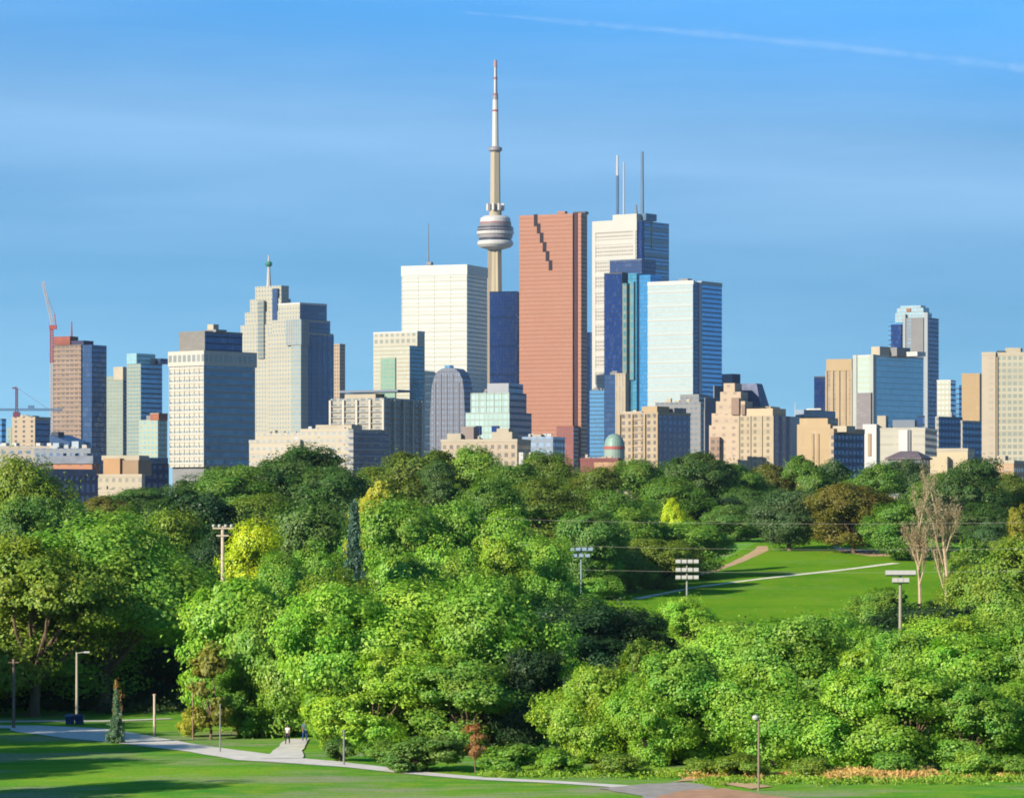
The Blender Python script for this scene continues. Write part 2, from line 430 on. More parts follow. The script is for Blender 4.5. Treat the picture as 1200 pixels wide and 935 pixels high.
class Proto: pass
PROTOS = {}
def crown_tree(key, seed, W, H, z0, nl, lobe_r, clumps, per, leaf, top=1.0, droop=0.0, crown_name='crown', trunk_r=None, umin=-0.75):
    """W crown width, H height, z0 crown base. nl big lobes carried by limbs; each lobe is made of leaf clumps with gaps between."""
    rng = np.random.default_rng(seed); rnd = random.Random(seed)
    cz = (z0+H)/2; hz = (H-z0)/2; R = W/2
    lobes = [(np.array([0,0,cz+hz*0.28]), lobe_r*1.05)]
    for i in range(nl):
        for _ in range(40):
            th = 2.399963*i + rng.uniform(-.5,.5)
            u = umin + (0.87-umin)*((i*0.618) % 1.0) + rng.uniform(-.08,.08); u = max(umin, min(.88, u))
            rr = math.sqrt(max(0.0, 1-(u if u > 0 else u*0.9)**2))
            k = rng.uniform(0.70, 1.08)
            lr = lobe_r*rng.uniform(0.60, 1.28)
            c = np.array([max(0,(R*rr*k-lr*0.75))*math.cos(th), max(0,(R*rr*k-lr*0.75))*math.sin(th), cz+u*(hz-lr*0.55)*top])
            if all(np.linalg.norm(c-o[0]) > 0.45*lobe_r for o in lobes): break
        lobes.append((c, lr))
    cen, nor = [], []
    ctr = np.array([0,0,cz-hz*0.25])
    tot = sum(l[1]**2 for l in lobes)
    for c, lr in lobes:
        m = max(4, int(clumps*lr*lr/tot))
        for _ in range(m):
            v = rng.normal(size=3); v /= np.linalg.norm(v)
            v[2] = v[2]*0.85+0.12
            out = c-ctr; on = np.linalg.norm(out)
            if on > 1e-3 and np.dot(v, out/on) < -0.35 and rng.random() < 0.75: continue
            p = c + v*lr*rng.uniform(0.55, 1.05)*np.array([1,1,0.9])
            cr = lr*rng.uniform(0.26, 0.56)
            k = max(10, int(per*rng.uniform(0.6,1.4)))
            q = rng.normal(size=(k,3)); q /= np.linalg.norm(q, axis=1, keepdims=True)
            q *= (rng.uniform(0.25, 1.0, k)**0.5)[:,None]
            off = q*cr*np.array([1.15,1.15,0.75])
            if droop: off[:,2] -= droop*np.linalg.norm(off[:,:2], axis=1)**1.2
            cen.append(p+off)
            nn = q*0.7 + v*0.8 + np.array([0,0,0.35]) + rng.normal(size=(k,3))*0.36
            nor.append(nn)
    cen = np.concatenate(cen); nor = np.concatenate(nor)
    # loose twigs that break the outline
    k = int(len(cen)*0.07)
    ii = rng.integers(0, len(cen), k)
    cen = np.concatenate([cen, cen[ii]+rng.normal(size=(k,3))*lobe_r*0.22]); nor = np.concatenate([nor, nor[ii]])
    cen[:,2] = np.maximum(cen[:,2], 0.15)
    p = Proto(); p.W, p.H = 2*float(np.percentile(np.linalg.norm(cen[:,:2],axis=1), 97)), float(np.percentile(cen[:,2], 99.7))
    p.crown = leaf_mesh(crown_name, cen, nor, leaf, rng)
    p.crown_name = crown_name
    mb = MB(); tr = trunk_r or 0.022*H+0.05
    j = lambda s: rng.uniform(-s, s)
    fork = max(0.8, z0+0.12*(H-z0))
    tp = [(0,0,-0.4),(0,0,0.3),(j(.1),j(.1),fork*0.55),(j(.25),j(.25),fork),(j(.5),j(.5),cz),(j(.5),j(.5),cz+hz*0.6)]
    tube_path(mb, tp, [tr*1.5, tr*1.12, tr*.95, tr*.85, tr*.45, tr*.12], 9)
    for c, lr in lobes[1:]:
        zs = min(fork*rng.uniform(0.85,1.5), c[2]*0.85)
        a = np.array([0,0,zs]); b = c; mid = (a+b)/2+np.array([j(.5),j(.5),-0.15*np.linalg.norm(b-a)*0.5+j(.2)])
        tube_path(mb, [a, mid, b], [tr*.5, tr*.34, tr*.10], 6)
        for _ in range(2):
            e = b+np.array([j(1),j(1),j(.7)+.3])*lr*0.8
            tube_path(mb, [mid*.4+b*.6, (b+e)/2, e], [tr*.16, tr*.11, tr*.04], 5)
    tmp = mb.build('trunk', M_BARK); p.trunk = tmp.data
    bpy.data.objects.remove(tmp)
    PROTOS[key] = p
def conifer(key, seed, W, H, leaf, tiers):
    rng = np.random.default_rng(seed); cen, nor = [], []
    mb = MB(); tube_path(mb, [(0,0,-.3),(0,0,H*.5),(0,0,H*.97)], [0.02*H, .012*H, .003*H], 7)
    for i in range(tiers):
        f = i/(tiers-1); z = H*(0.08+0.88*f); r = W/2*(1-f)**0.85+0.05
        for kk in range(max(4, int(9*(1-f*.6)))):
            th = rng.uniform(0, 2*PI); L = r*rng.uniform(.65, 1.1)
            e = np.array([math.cos(th)*L, math.sin(th)*L, z-0.18*L])
            tube_path(mb, [(0,0,z), tuple(e)], [.004*H, .0012*H], 4)
            k = int(40+110*L/max(W,.1)); s = rng.uniform(.15,1.0,k)[:,None]
            c = np.array([0,0,z])*(1-s)+e*s + rng.normal(size=(k,3))*np.array([.07,.07,.045])*W*.6
            cen.append(c); nor.append(rng.normal(size=(k,3))*.6+np.array([math.cos(th)*.4, math.sin(th)*.4, .7]))
    p = Proto(); p.W, p.H = W, H; p.crown_name = 'crown'
    p.crown = leaf_mesh('crown', np.concatenate(cen), np.concatenate(nor), leaf, rng, 0.4)
    tmp = mb.build('trunk', M_GREYBARK); p.trunk = tmp.data; bpy.data.objects.remove(tmp)
    PROTOS[key] = p
def bare_tree(key, seed, W, H, leaves):
    rng = np.random.default_rng(seed); mb = MB(); cen = []
    j = lambda s: rng.uniform(-s, s)
    def grow(p, d, L, r, lvl):
        q = p+d*L*0.5+np.array([j(.05),j(.05),0])*L; e = p+d*L+np.array([j(.08),j(.08),.03])*L
        tube_path(mb, [p,q,e], [r, r*.8, r*.5], 6 if lvl < 2 else 4)
        if lvl == 4: cen.append(e); return
        for _ in range(4 if lvl else 7):
            s = rng.uniform(.3, 1.0); b = p*(1-s)+e*s
            nd = d*0.9+np.array([j(.55),j(.55),.22]); nd[:2] *= W/H*2.4 if lvl == 0 else 1.0; nd /= np.linalg.norm(nd)
            grow(b, nd, L*rng.uniform(.32,.52), r*.42, lvl+1)
    grow(np.array([0,0,-.3]), np.array([0,0,1.0]), H*.72, 0.026*H, 0)
    p = Proto(); p.W, p.H = W, H; p.crown_name = 'twigs'
    cc = np.repeat(np.array(cen), leaves, 0)+rng.normal(size=(len(cen)*leaves,3))*np.array([.28,.28,.5])
    p.crown = leaf_mesh('twigs', cc, rng.normal(size=cc.shape)*np.array([1,1,.4]), 0.5, rng, 0.16)
    tmp = mb.build('trunk', M_DEADBARK); p.trunk = tmp.data; bpy.data.objects.remove(tmp)
    PROTOS[key] = p
for i in range(8): crown_tree(f'round{i}', 11+i, 13, 14, 1.2, 17, 3.4, 240, 290, 0.36, umin=-0.9)
for i in range(6): crown_tree(f'low{i}', 131+i, 11, 11, 0.15, 22, 2.7, 260, 260, 0.31, umin=-0.98, trunk_r=0.2)
for i in range(3): crown_tree(f'tall{i}', 51+i, 9, 16, 1.6, 13, 2.8, 200, 250, 0.35)
for i in range(2): crown_tree(f'spread{i}', 71+i, 19, 19, 1.9, 18, 4.5, 330, 330, 0.38, droop=0.22, trunk_r=0.5)
for i in range(2): crown_tree(f'bush{i}', 91+i, 5, 3.4, 0.05, 9, 1.3, 120, 130, 0.22, trunk_r=0.07)
crown_tree('slim', 97, 3.4, 9, 0.6, 7, 1.2, 80, 70, 0.34, trunk_r=0.12)
crown_tree('sapling', 99, 2.4, 4.4, 1.2, 5, 0.75, 45, 55, 0.20, trunk_r=0.06)
conifer('conifer', 101, 6.5, 12.5, 0.50, 34)
conifer('small_conifer', 103, 3.0, 5.2, 0.26, 15)
bare_tree('bare', 105, 7, 13.5, 6)
bare_tree('bare2', 106, 6.5, 14.5, 6)

COL = dict(faint=(0.17,0.29,0.18),
  bright=(0.251,0.451,0.048), lime=(0.274,0.446,0.042), mid=(0.196,0.371,0.046), deep=(0.119,0.240,0.045), dark=(0.035,0.085,0.026),  # dark: leaf tone with the shade of the gaps put into it
  olive=(0.199,0.295,0.035), brown=(0.259,0.259,0.040), yellow=(0.475,0.575,0.023), gold=(0.389,0.391,0.036), bluish=(0.120,0.225,0.070),
  grey=(0.100,0.190,0.140), orange=(0.40,0.210,0.070), tan=(0.36,0.27,0.16), pale=(0.288,0.470,0.063), rust=(0.28,0.165,0.040))
TREE_COUNT = 0
def tree(kind, px, ytop, wpx, Y, colour, label, group=None, name=None, cat='tree'):
    global TREE_COUNT
    TREE_COUNT += 1
    rnd = random.Random(TREE_COUNT*7+3)
    if kind[:-1] == 'round' and rnd.random() < .55: kind = f'round{4+int(kind[-1])}'
    if kind[:-1] == 'low' and rnd.random() < .55: kind = f'low{3+int(kind[-1])}'
    p = PROTOS[kind]
    x = wx(px, Y); zb = h(x, Y); H = wz(ytop, Y)-zb; W = wpx/F*Y
    nm = name or ('bush' if kind.startswith('bush') else 'tree')
    o = empty(nm, (x, Y, zb-0.05), rnd.uniform(0, 2*PI))
    e = rnd.uniform(.90, 1.12); o.scale = (W/p.W*e, W/p.W/e, H/p.H)
    tag(o, label, cat if nm != 'bush' else 'bush', group)
    for n, me in (('trunk', p.trunk), (p.crown_name, p.crown)):
        c = bpy.data.objects.new(n, me); C.objects.link(c); c.parent = o
        col = COL[colour] if isinstance(colour, str) else colour
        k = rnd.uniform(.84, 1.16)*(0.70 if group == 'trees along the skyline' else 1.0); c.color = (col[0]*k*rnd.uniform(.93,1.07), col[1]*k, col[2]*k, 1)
    return o
# ------------------------------------------------------------------ the trees, one entry each: kind, photo column, top row, width, distance, colour, label
G1, G2, G3, G4, G5 = 'trees along the park path', 'trees of the valley belt', 'trees along the skyline', 'bushes at the lawn edge', 'trees shading the lawn'
for e in [
 # nearest trees by the path and lawn
 ('spread0', 40, 634, 224, 345, 'olive', 'broad olive green tree behind the brown wooden pole', G1),
 ('spread1', 122, 608, 242, 352, 'mid', 'huge spreading tree with the tallest crown over the pale lamp pole', G1),
 ('round1', -40, 640, 177, 350, 'mid', 'green tree cut off by the picture edge beside the brown wooden pole', G1),
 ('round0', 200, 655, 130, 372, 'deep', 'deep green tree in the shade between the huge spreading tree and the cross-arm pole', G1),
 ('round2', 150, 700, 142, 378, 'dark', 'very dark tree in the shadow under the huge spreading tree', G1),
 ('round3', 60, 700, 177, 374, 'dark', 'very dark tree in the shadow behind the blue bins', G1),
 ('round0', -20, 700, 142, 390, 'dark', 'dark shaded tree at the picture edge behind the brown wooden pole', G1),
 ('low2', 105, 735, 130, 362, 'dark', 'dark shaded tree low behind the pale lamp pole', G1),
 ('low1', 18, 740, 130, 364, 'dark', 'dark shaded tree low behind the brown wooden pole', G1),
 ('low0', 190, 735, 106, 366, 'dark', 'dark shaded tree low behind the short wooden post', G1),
 ('round3', 286, 680, 159, 322, 'bright', 'bright green rounded tree above the brown autumn tree by the path', G1),
 ('slim', 247, 752, 52, 312, 'brown', 'thin golden brown autumn tree beside the path posts', G1),
 ('low0', 335, 712, 130, 316, 'mid', 'green tree above the two walkers', G1),
 ('round0', 405, 688, 165, 304, 'bright', 'bright green tree right above the thin grey post on the lawn', G1),
 ('low1', 390, 772, 74, 299, 'lime', 'yellowish green small tree beside the walker in the blue top', G1),
 ('round2', 485, 684, 183, 306, 'bright', 'tall bright green tree in the middle of the park row', G1),
 ('round1', 577, 688, 177, 303, 'mid', 'rounded green tree above the orange sapling', G1),
 ('low2', 440, 762, 142, 298, 'lime', 'yellow green low tree reaching down to the lawn beside the dark bush', G1),
 ('low0', 545, 770, 142, 297, 'mid', 'low green tree directly behind the orange sapling', G1),
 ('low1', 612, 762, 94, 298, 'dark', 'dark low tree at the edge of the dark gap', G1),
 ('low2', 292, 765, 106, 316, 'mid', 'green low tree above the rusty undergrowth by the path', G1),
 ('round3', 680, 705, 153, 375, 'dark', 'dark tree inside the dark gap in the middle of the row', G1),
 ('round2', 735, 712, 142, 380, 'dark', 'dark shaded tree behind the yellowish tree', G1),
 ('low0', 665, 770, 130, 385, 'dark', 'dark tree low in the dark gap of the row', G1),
 ('low1', 690, 782, 109, 284, 'lime', 'round yellow green low tree at the edge of the dark gap', G1),
 ('low2', 742, 752, 92, 290, 'olive', 'yellowish brown tree with a pointed top next to the dark gap', G1),
 ('low0', 762, 800, 106, 280, 'bright', 'low bright tree at the bend of the path above the asphalt', G1),
 ('low2', 815, 762, 148, 281, 'mid', 'green tree behind the bare sandy bank', G1),
 ('round1', 862, 738, 153, 294, 'pale', 'pale green rounded tree behind the white-topped lamp pole', G1),
 ('low1', 905, 780, 124, 277, 'bright', 'bright low tree behind the dry grass beside the white-topped lamp pole', G1),
 ('round0', 940, 728, 153, 292, 'mid', 'tall green tree below the mown sports field', G1),
 ('low2', 985, 785, 130, 276, 'bright', 'bright green tree over the sandy dry grass', G1),
 ('slim', 1008, 752, 50, 282, 'lime', 'small lime topped thin tree in the park row below the floodlight with a T head', G1),
 ('low0', 1060, 780, 142, 275, 'bright', 'bright green tree over the middle of the dry grass bank', G1),
 ('round2', 1060, 742, 142, 308, 'mid', 'green tree at the foot of the floodlight with a T head', G1),
 ('round3', 1122, 748, 165, 288, 'bright', 'bright green wide tree beyond the end of the dry grass bank', G1),
 ('low1', 1135, 800, 124, 274, 'mid', 'green low tree with brown twigs over the orange end of the bank', G1),
 ('round1', 1190, 732, 153, 286, 'mid', 'green tree at the picture edge above the orange end of the bank', G1),
 ('low0', 1200, 800, 112, 276, 'bright', 'bright low tree cut by the picture edge at the orange end of the bank', G1),
 # second rank
 ('round2', 900, 736, 137, 345, 'pale', 'pale tree along the lower edge of the mown field', G2),
 ('low1', 965, 722, 137, 352, 'mid', 'green tree at the lowest corner of the mown field', G2),
 ('low2', 1010, 735, 103, 345, 'bright', 'bright tree just beside the floodlight with a T head', G2),
 ('round0', 1120, 722, 125, 362, 'lime', 'lime green tree between the T floodlight and the picture edge', G2),
 ('round3', 1185, 700, 114, 370, 'pale', 'pale tree at the picture edge below the sloping olive tree', G2),
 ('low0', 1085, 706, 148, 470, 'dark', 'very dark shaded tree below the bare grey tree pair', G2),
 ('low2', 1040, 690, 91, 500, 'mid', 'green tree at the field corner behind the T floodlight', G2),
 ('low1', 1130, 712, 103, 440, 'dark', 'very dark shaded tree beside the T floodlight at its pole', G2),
 ('round1', 1180, 634, 137, 450, 'olive', 'olive tree sloping down beside the bare grey tree pair', G2),
 ('low0', 1140, 668, 103, 455, 'olive', 'smaller olive tree just beside the foot of the bare grey pair', G2),
 ('bare', 1079, 582, 50, 600, 'tan', 'bare greyish tree with thin upright twigs, shorter of the pair', 'bare trees by the sports field'),
 ('bare2', 1108, 570, 52, 590, 'tan', 'bare greyish tree with thin upright twigs, taller of the pair', 'bare trees by the sports field'),
 ('low1', 800, 700, 78, 470, 'lime', 'lime yellow tree at the foot of the square bank of floodlights', G2),
 ('low2', 850, 728, 108, 440, 'pale', 'pale yellowish tree on the near edge of the mown field', G2),
 ('low0', 745, 718, 103, 450, 'mid', 'green tree on the near side of the field beside the square floodlights', G2),
 ('low1', 690, 700, 103, 460, 'mid', 'green tree in front of the bluish floodlight pole', G2),
 ('low1', 1142, 634, 74, 610, 'olive', 'olive low tree directly right of the bare tree pair, closing off the mown field', G2),
 ('low2', 1186, 628, 70, 650, 'olive', 'olive low tree behind the sloping olive tree at the picture edge', G2),
 # left valley
 ('round0', 25, 538, 120, 640, 'olive', 'olive tree at the picture edge in front of the brick houses', G2),
 ('round2', -20, 555, 91, 650, 'mid', 'green tree cut by the picture edge beside the olive tree', G2),
 ('low0', 62, 585, 91, 600, 'deep', 'deep green tree beside the olive tree below the brick houses', G2),
 ('round1', 15, 590, 125, 560, 'deep', 'deep green shaded tree under the olive tree at the picture edge', G2),
 ('round3', 230, 578, 148, 590, 'dark', 'dark wide tree below the white office tower', G2),
 ('round2', 190, 600, 103, 540, 'olive', 'olive tree behind the crown of the huge spreading tree', G2),
 ('round1', 255, 618, 103, 520, 'dark', 'dark tree in the shade behind the cross-arm pole', G2),
 ('tall0', 300, 612, 75, 500, 'yellow', 'vivid yellow tree beside the cross-arm pole', G2),
 ('low2', 235, 660, 103, 470, 'dark', 'dark tree at the foot of the cross-arm pole', G2),
 ('round0', 355, 592, 125, 540, 'deep', 'deep green tree between the vivid yellow tree and the grey conifer', G2),
 ('round3', 372, 640, 91, 470, 'mid', 'green tree in front of the grey conifer to its yellow side', G2),
 ('conifer', 415, 586, 52, 432, 'grey', 'slender grey blue conifer standing out of the green belt', G2),
 ('round1', 325, 650, 103, 460, 'mid', 'green tree just below the vivid yellow tree', G2),
 ('tall1', 440, 566, 71, 640, 'gold', 'golden autumn tree above the grey conifer', G2),
 ('round2', 465, 588, 120, 520, 'mid', 'green tree beside the grey conifer below the golden autumn tree', G2),
 ('round0', 525, 590, 120, 525, 'mid', 'green tree in the middle of the belt below the arched slate tower', G2),
 ('low1', 460, 650, 125, 440, 'mid', 'green tree in front of the grey conifer', G2),
 ('round3', 520, 634, 108, 450, 'pale', 'pale green tree above the tall bright tree of the park row', G2),
 ('round1', 605, 600, 114, 520, 'bright', 'bright green tall tree under the red granite tower', G2),
 ('tall2', 592, 628, 80, 460, 'lime', 'lime yellow tree in the middle of the belt above the park row', G2),
 ('round2', 640, 632, 91, 470, 'bright', 'bright green tree just before the bluish floodlight pole', G2),
 ('low0', 400, 672, 125, 400, 'olive', 'olive tree with brown tips behind the park row', G2),
 ('low2', 560, 672, 114, 400, 'mid', 'green tree behind the park row in front of the lime yellow tree', G2),
 ('low1', 640, 680, 103, 405, 'mid', 'green tree behind the park row at the dark gap', G2),
 # belt before the field
 ('round3', 680, 600, 97, 640, 'deep', 'deep green tree behind the bluish floodlight pole', G2),
 ('low2', 722, 628, 85, 655, 'olive', 'olive tree between the bluish pole and the square floodlights', G2),
 ('low0', 770, 632, 97, 665, 'olive', 'olive green tree next to the square bank of floodlights', G2),
 ('round1', 740, 598, 108, 680, 'mid', 'green tree above the square bank of floodlights', G2),
 ('round2', 808, 612, 97, 690, 'mid', 'green tree over the pale curved edge of the field', G2),
 ('low1', 860, 592, 74, 800, 'deep', 'deep green tree shading the far corner of the field', G2),
 ('low2', 700, 655, 80, 640, 'mid', 'green tree low beside the bluish floodlight pole', G2),
 ('tall1', 792, 585, 34, 700, 'yellow', 'small yellow tree in the belt below the tan balcony block', G2),
 # far edge of the field
 ('round0', 925, 574, 87, 770, 'bluish', 'rounded bluish green tree at the far edge of the field', G3),
 ('round3', 1000, 568, 120, 760, 'brown', 'wide brownish tree at the far edge of the field', G3),
 ('low0', 1050, 588, 82, 740, 'mid', 'fresh green tree beside the wide brownish tree', G3),
 ('round2', 880, 572, 80, 860, 'deep', 'deep green tree beside the bluish green one', G3),
 ('round1', 1150, 590, 80, 760, 'deep', 'deep green tree behind the taller bare tree', G3),
 ('tall2', 1195, 594, 39, 640, 'gold', 'golden tree cut by the picture edge', G3),
 ('low1', 1165, 612, 68, 720, 'bluish', 'bluish tree beside the golden tree at the picture edge', G3),
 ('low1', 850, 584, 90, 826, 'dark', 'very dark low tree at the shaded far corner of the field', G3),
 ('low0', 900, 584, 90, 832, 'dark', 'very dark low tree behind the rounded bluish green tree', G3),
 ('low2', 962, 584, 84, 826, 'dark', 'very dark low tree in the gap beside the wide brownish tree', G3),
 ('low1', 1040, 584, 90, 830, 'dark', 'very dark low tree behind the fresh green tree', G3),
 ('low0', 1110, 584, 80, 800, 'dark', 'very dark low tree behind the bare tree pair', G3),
 # the skyline of trees in front of the city
 ('round1', 352, 524, 146, 850, 'deep', 'big domed tree hiding the foot of the cream office block', G3),
 ('round0', 288, 548, 114, 840, 'mid', 'green tree beside the big domed tree', G3),
 ('round3', 225, 560, 114, 870, 'deep', 'dark tree at the foot of the white office tower', G3),
 ('round2', 160, 572, 91, 900, 'deep', 'dark tree under the cream low block', G3),
 ('low2', 118, 582, 68, 860, 'brown', 'brownish tree below the cream low block', G3),
 ('round0', 300, 580, 125, 700, 'olive', 'olive tree lower down in front of the big domed tree', G3),
 ('round2', 395, 548, 80, 820, 'deep', 'dark tree on the shaded side of the big domed tree', G3),
 ('round3', 482, 530, 120, 900, 'olive', 'olive tree under the dark apartment slab', G3),
 ('round2', 440, 548, 80, 930, 'olive', 'olive tree beneath the shaded flats', G3),
 ('round1', 548, 526, 108, 900, 'bright', 'bright tree under the arched slate tower', G3),
 ('tall0', 515, 540, 57, 880, 'deep', 'dark tree between the olive and bright trees', G3),
 ('round0', 605, 545, 91, 860, 'mid', 'green tree beneath the pale green glass block', G3),
 ('round2', 648, 530, 75, 980, 'olive', 'olive tree at the foot of the red granite tower', G3),
 ('round3', 570, 565, 91, 720, 'mid', 'green tree lower down below the arched slate tower', G3),
 ('round1', 640, 560, 103, 760, 'olive', 'olive tree lower down below the red granite tower', G3),
 ('round0', 700, 548, 89, 900, 'olive', 'olive tree under the small green dome', G3),
 ('round2', 755, 540, 82, 940, 'mid', 'green tree at the foot of the tan balcony block', G3),
 ('round3', 818, 532, 96, 900, 'deep', 'dark tree by the shaded side of the stepped slate block', G3),
 ('round1', 790, 560, 91, 820, 'mid', 'green tree lower down below the blue shaded flats', G3),
 ('round0', 720, 575, 91, 760, 'mid', 'green tree lower down below the small green dome', G3),
 ('round2', 858, 545, 87, 930, 'mid', 'green tree at the foot of the cream gabled block', G3),
 ('round3', 905, 545, 68, 960, 'brown', 'brownish tree beneath the tan flats with a shaded end', G3),
 ('tall1', 945, 535, 59, 950, 'mid', 'upright green tree before the sandy windowless hall', G3),
 ('tall0', 975, 540, 50, 960, 'bluish', 'upright bluish tree before the navy shaded block', G3),
 ('round1', 1020, 545, 80, 900, 'mid', 'green tree before the bright white block', G3),
 ('round0', 1068, 540, 78, 930, 'bluish', 'bluish tree before the cream and white low block', G3),
 ('round2', 1140, 538, 89, 860, 'deep', 'big dark green tree by the cream apartment tower', G3),
 ('round3', 1100, 556, 68, 880, 'mid', 'green tree beside the big dark one near the cream apartment tower', G3),
 ('round1', 1190, 556, 68, 880, 'olive', 'olive tree at the foot of the cream apartment tower', G3),
 ('round0', 80, 590, 68, 850, 'bluish', 'bluish tree below the shaded brick houses', G3),
 ('round3', 150, 596, 80, 720, 'mid', 'green tree above the crown of the huge spreading tree', G3),
]: tree(*e)
# small trees and bushes on the lawn
tree('small_conifer', 136, 806, 27, 306, 'faint', 'young bluish conifer beside the path', 'saplings on the lawn', 'sapling', 'sapling')
tree('sapling', 138, 796, 15, 318, 'rust', 'rust coloured sapling behind the young bluish conifer', 'saplings on the lawn', 'sapling', 'sapling')
tree('sapling', 557, 846, 32, 272, 'orange', 'orange autumn sapling alone on the sunny lawn', 'saplings on the lawn', 'sapling', 'sapling')
for e in [
 ('bush0', 500, 862, 110, 273.5, 'deep', 'wide dark bush beside the orange sapling', G4),
 ('bush1', 445, 866, 60, 281, 'mid', 'green bush near the thin grey post', G4),
 ('bush1', 398, 864, 44, 283, 'deep', 'dark bush beside the walker in the blue top', G4),
 ('bush0', 300, 838, 60, 318, 'rust', 'rusty brown bush below the bright rounded tree', G4),
 ('bush1', 348, 828, 40, 326, 'rust', 'rusty brown bush right behind the walkers', G4),
 ('bush0', 600, 872, 80, 272, 'mid', 'green bush at the foot of the dark gap', G4),
 ('bush1', 655, 876, 60, 271, 'lime', 'lime bush at the foot of the round yellow green tree', G4),
 ('bush0', 720, 882, 60, 269, 'olive', 'olive bush by the path bend', G4),
 ('bush1', 870, 882, 70, 266, 'olive', 'olive bush behind the white-topped lamp pole', G4),
 ('bush0', 820, 888, 50, 268, 'olive', 'olive bush above the bare sandy bank', G4),
 ('bush1', 950, 886, 60, 267, 'olive', 'olive bush at the start of the dry grass', G4),
 ('bush0', 1045, 880, 60, 267, 'mid', 'green bush above the middle of the dry grass', G4),
 ('bush1', 1140, 878, 70, 266, 'mid', 'green bush above the end of the dry grass', G4),
 ('bush0', 1190, 884, 50, 265, 'mid', 'green bush cut by the picture edge', G4),
 ('bush1', 225, 832, 40, 316, 'gold', 'golden bush at the foot of the golden brown tree', G4),
 ('bush0', 900, 905, 50, 270, 'mid', 'small green bush at the foot of the white-topped lamp pole', G4),
]: tree(*e)
# trees on the near slope beside the view: out of the frame, their shade lies over the lawn
for i, (x, y, hh, k) in enumerate([(-52,275,17,'round1'),(-42,238,15,'round3'),(-58,256,19,'round0'),(-62,290,20,'round2'),(-64,304,19,'spread1'),(-64,352,19,'round0'),(-72,372,20,'round2'),(-66,338,17,'low0'),(-80,390,20,'round1'),(-58,366,16,'low1'),(-62,392,18,'round3'),(-62,322,18,'round1')]):
    p = PROTOS[k]; x -= 6.5; o = empty('tree', (x, y, h(x,y)-.05), i*1.3); s = hh/p.H; o.scale = (s,s,s)
    tag(o, 'green tree on the slope shading the lawn', 'tree', G5)
    for n, me in (('trunk', p.trunk), ('crown', p.crown)):
        c = bpy.data.objects.new(n, me); C.objects.link(c); c.parent = o; c.color = COL['mid']+(1,)
# dry sunlit grass along the foot of the trees
rng = np.random.default_rng(8)
def tufts(name, x0, x1, yfun, n, hgt, size, col, label):
    cc, nn = [], []
    for _ in range(n):
        x = rng.uniform(x0, x1); y = yfun(x)+rng.normal()*1.6
        k = 34; q = rng.normal(size=(k,3))*np.array([.35,.35,0]); q[:,2] = rng.uniform(0,hgt,k)*rng.uniform(.5,1)
        cc.append(np.array([x,y,h(x,y)])+q); v = rng.normal(size=(k,3)); v[:,2] *= .25; nn.append(v)
    o = bpy.data.objects.new(name, leaf_mesh(name, np.concatenate(cc), np.concatenate(nn), size, rng, 0.35)); C.objects.link(o); o.color = col+(1,)
    tag(o, label, 'grass', kind='stuff')
tufts('dry_grass', 23, 31, lambda x: 266+.12*(x-26), 240, .75, .34, (.56,.38,.13), 'dry orange grass under the low trees')
tufts('dry_grass', 33, 43, lambda x: 267, 80, .6, .34, (.55,.36,.09), 'dry yellowish grass under the low trees at the picture edge')
tufts('dry_grass', 13, 21, lambda x: 267, 60, .5, .32, (.55,.36,.12), 'dry yellowish grass over the sandy bank')
tufts('tall_grass', -2, 42, lambda x: 270 if x < 14 else 263.5, 420, .45, .30, (.22,.36,.03), 'tall green grass along the edge of the mown lawn')
# low growth on the valley floor under the trees
rng = np.random.default_rng(5)
cen, nor = [], []
def patch(x0, x1, y0, y1, n, hgt, sp):
    for _ in range(n):
        x, y = rng.uniform(x0, x1), rng.uniform(y0, y1)
        k = 70; q = rng.normal(size=(k,3))*np.array([sp,sp,hgt*.35]); q[:,2] = np.abs(q[:,2])
        cen.append(np.array([x, y, h(x,y)])+q); nor.append(rng.normal(size=(k,3))*.5+np.array([0,-.4,.8]))
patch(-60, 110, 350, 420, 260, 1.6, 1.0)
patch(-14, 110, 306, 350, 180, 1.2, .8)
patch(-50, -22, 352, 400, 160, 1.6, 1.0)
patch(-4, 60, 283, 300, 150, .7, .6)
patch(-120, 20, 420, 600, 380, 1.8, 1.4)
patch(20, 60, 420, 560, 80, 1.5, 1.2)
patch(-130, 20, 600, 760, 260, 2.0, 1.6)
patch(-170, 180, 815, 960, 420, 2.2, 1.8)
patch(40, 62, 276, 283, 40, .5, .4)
me = leaf_mesh('undergrowth', np.concatenate(cen), np.concatenate(nor), 0.5, rng)
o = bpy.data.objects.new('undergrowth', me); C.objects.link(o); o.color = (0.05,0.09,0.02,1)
tag(o, 'low dark leafy growth on the ground under the trees', 'undergrowth', kind='stuff')
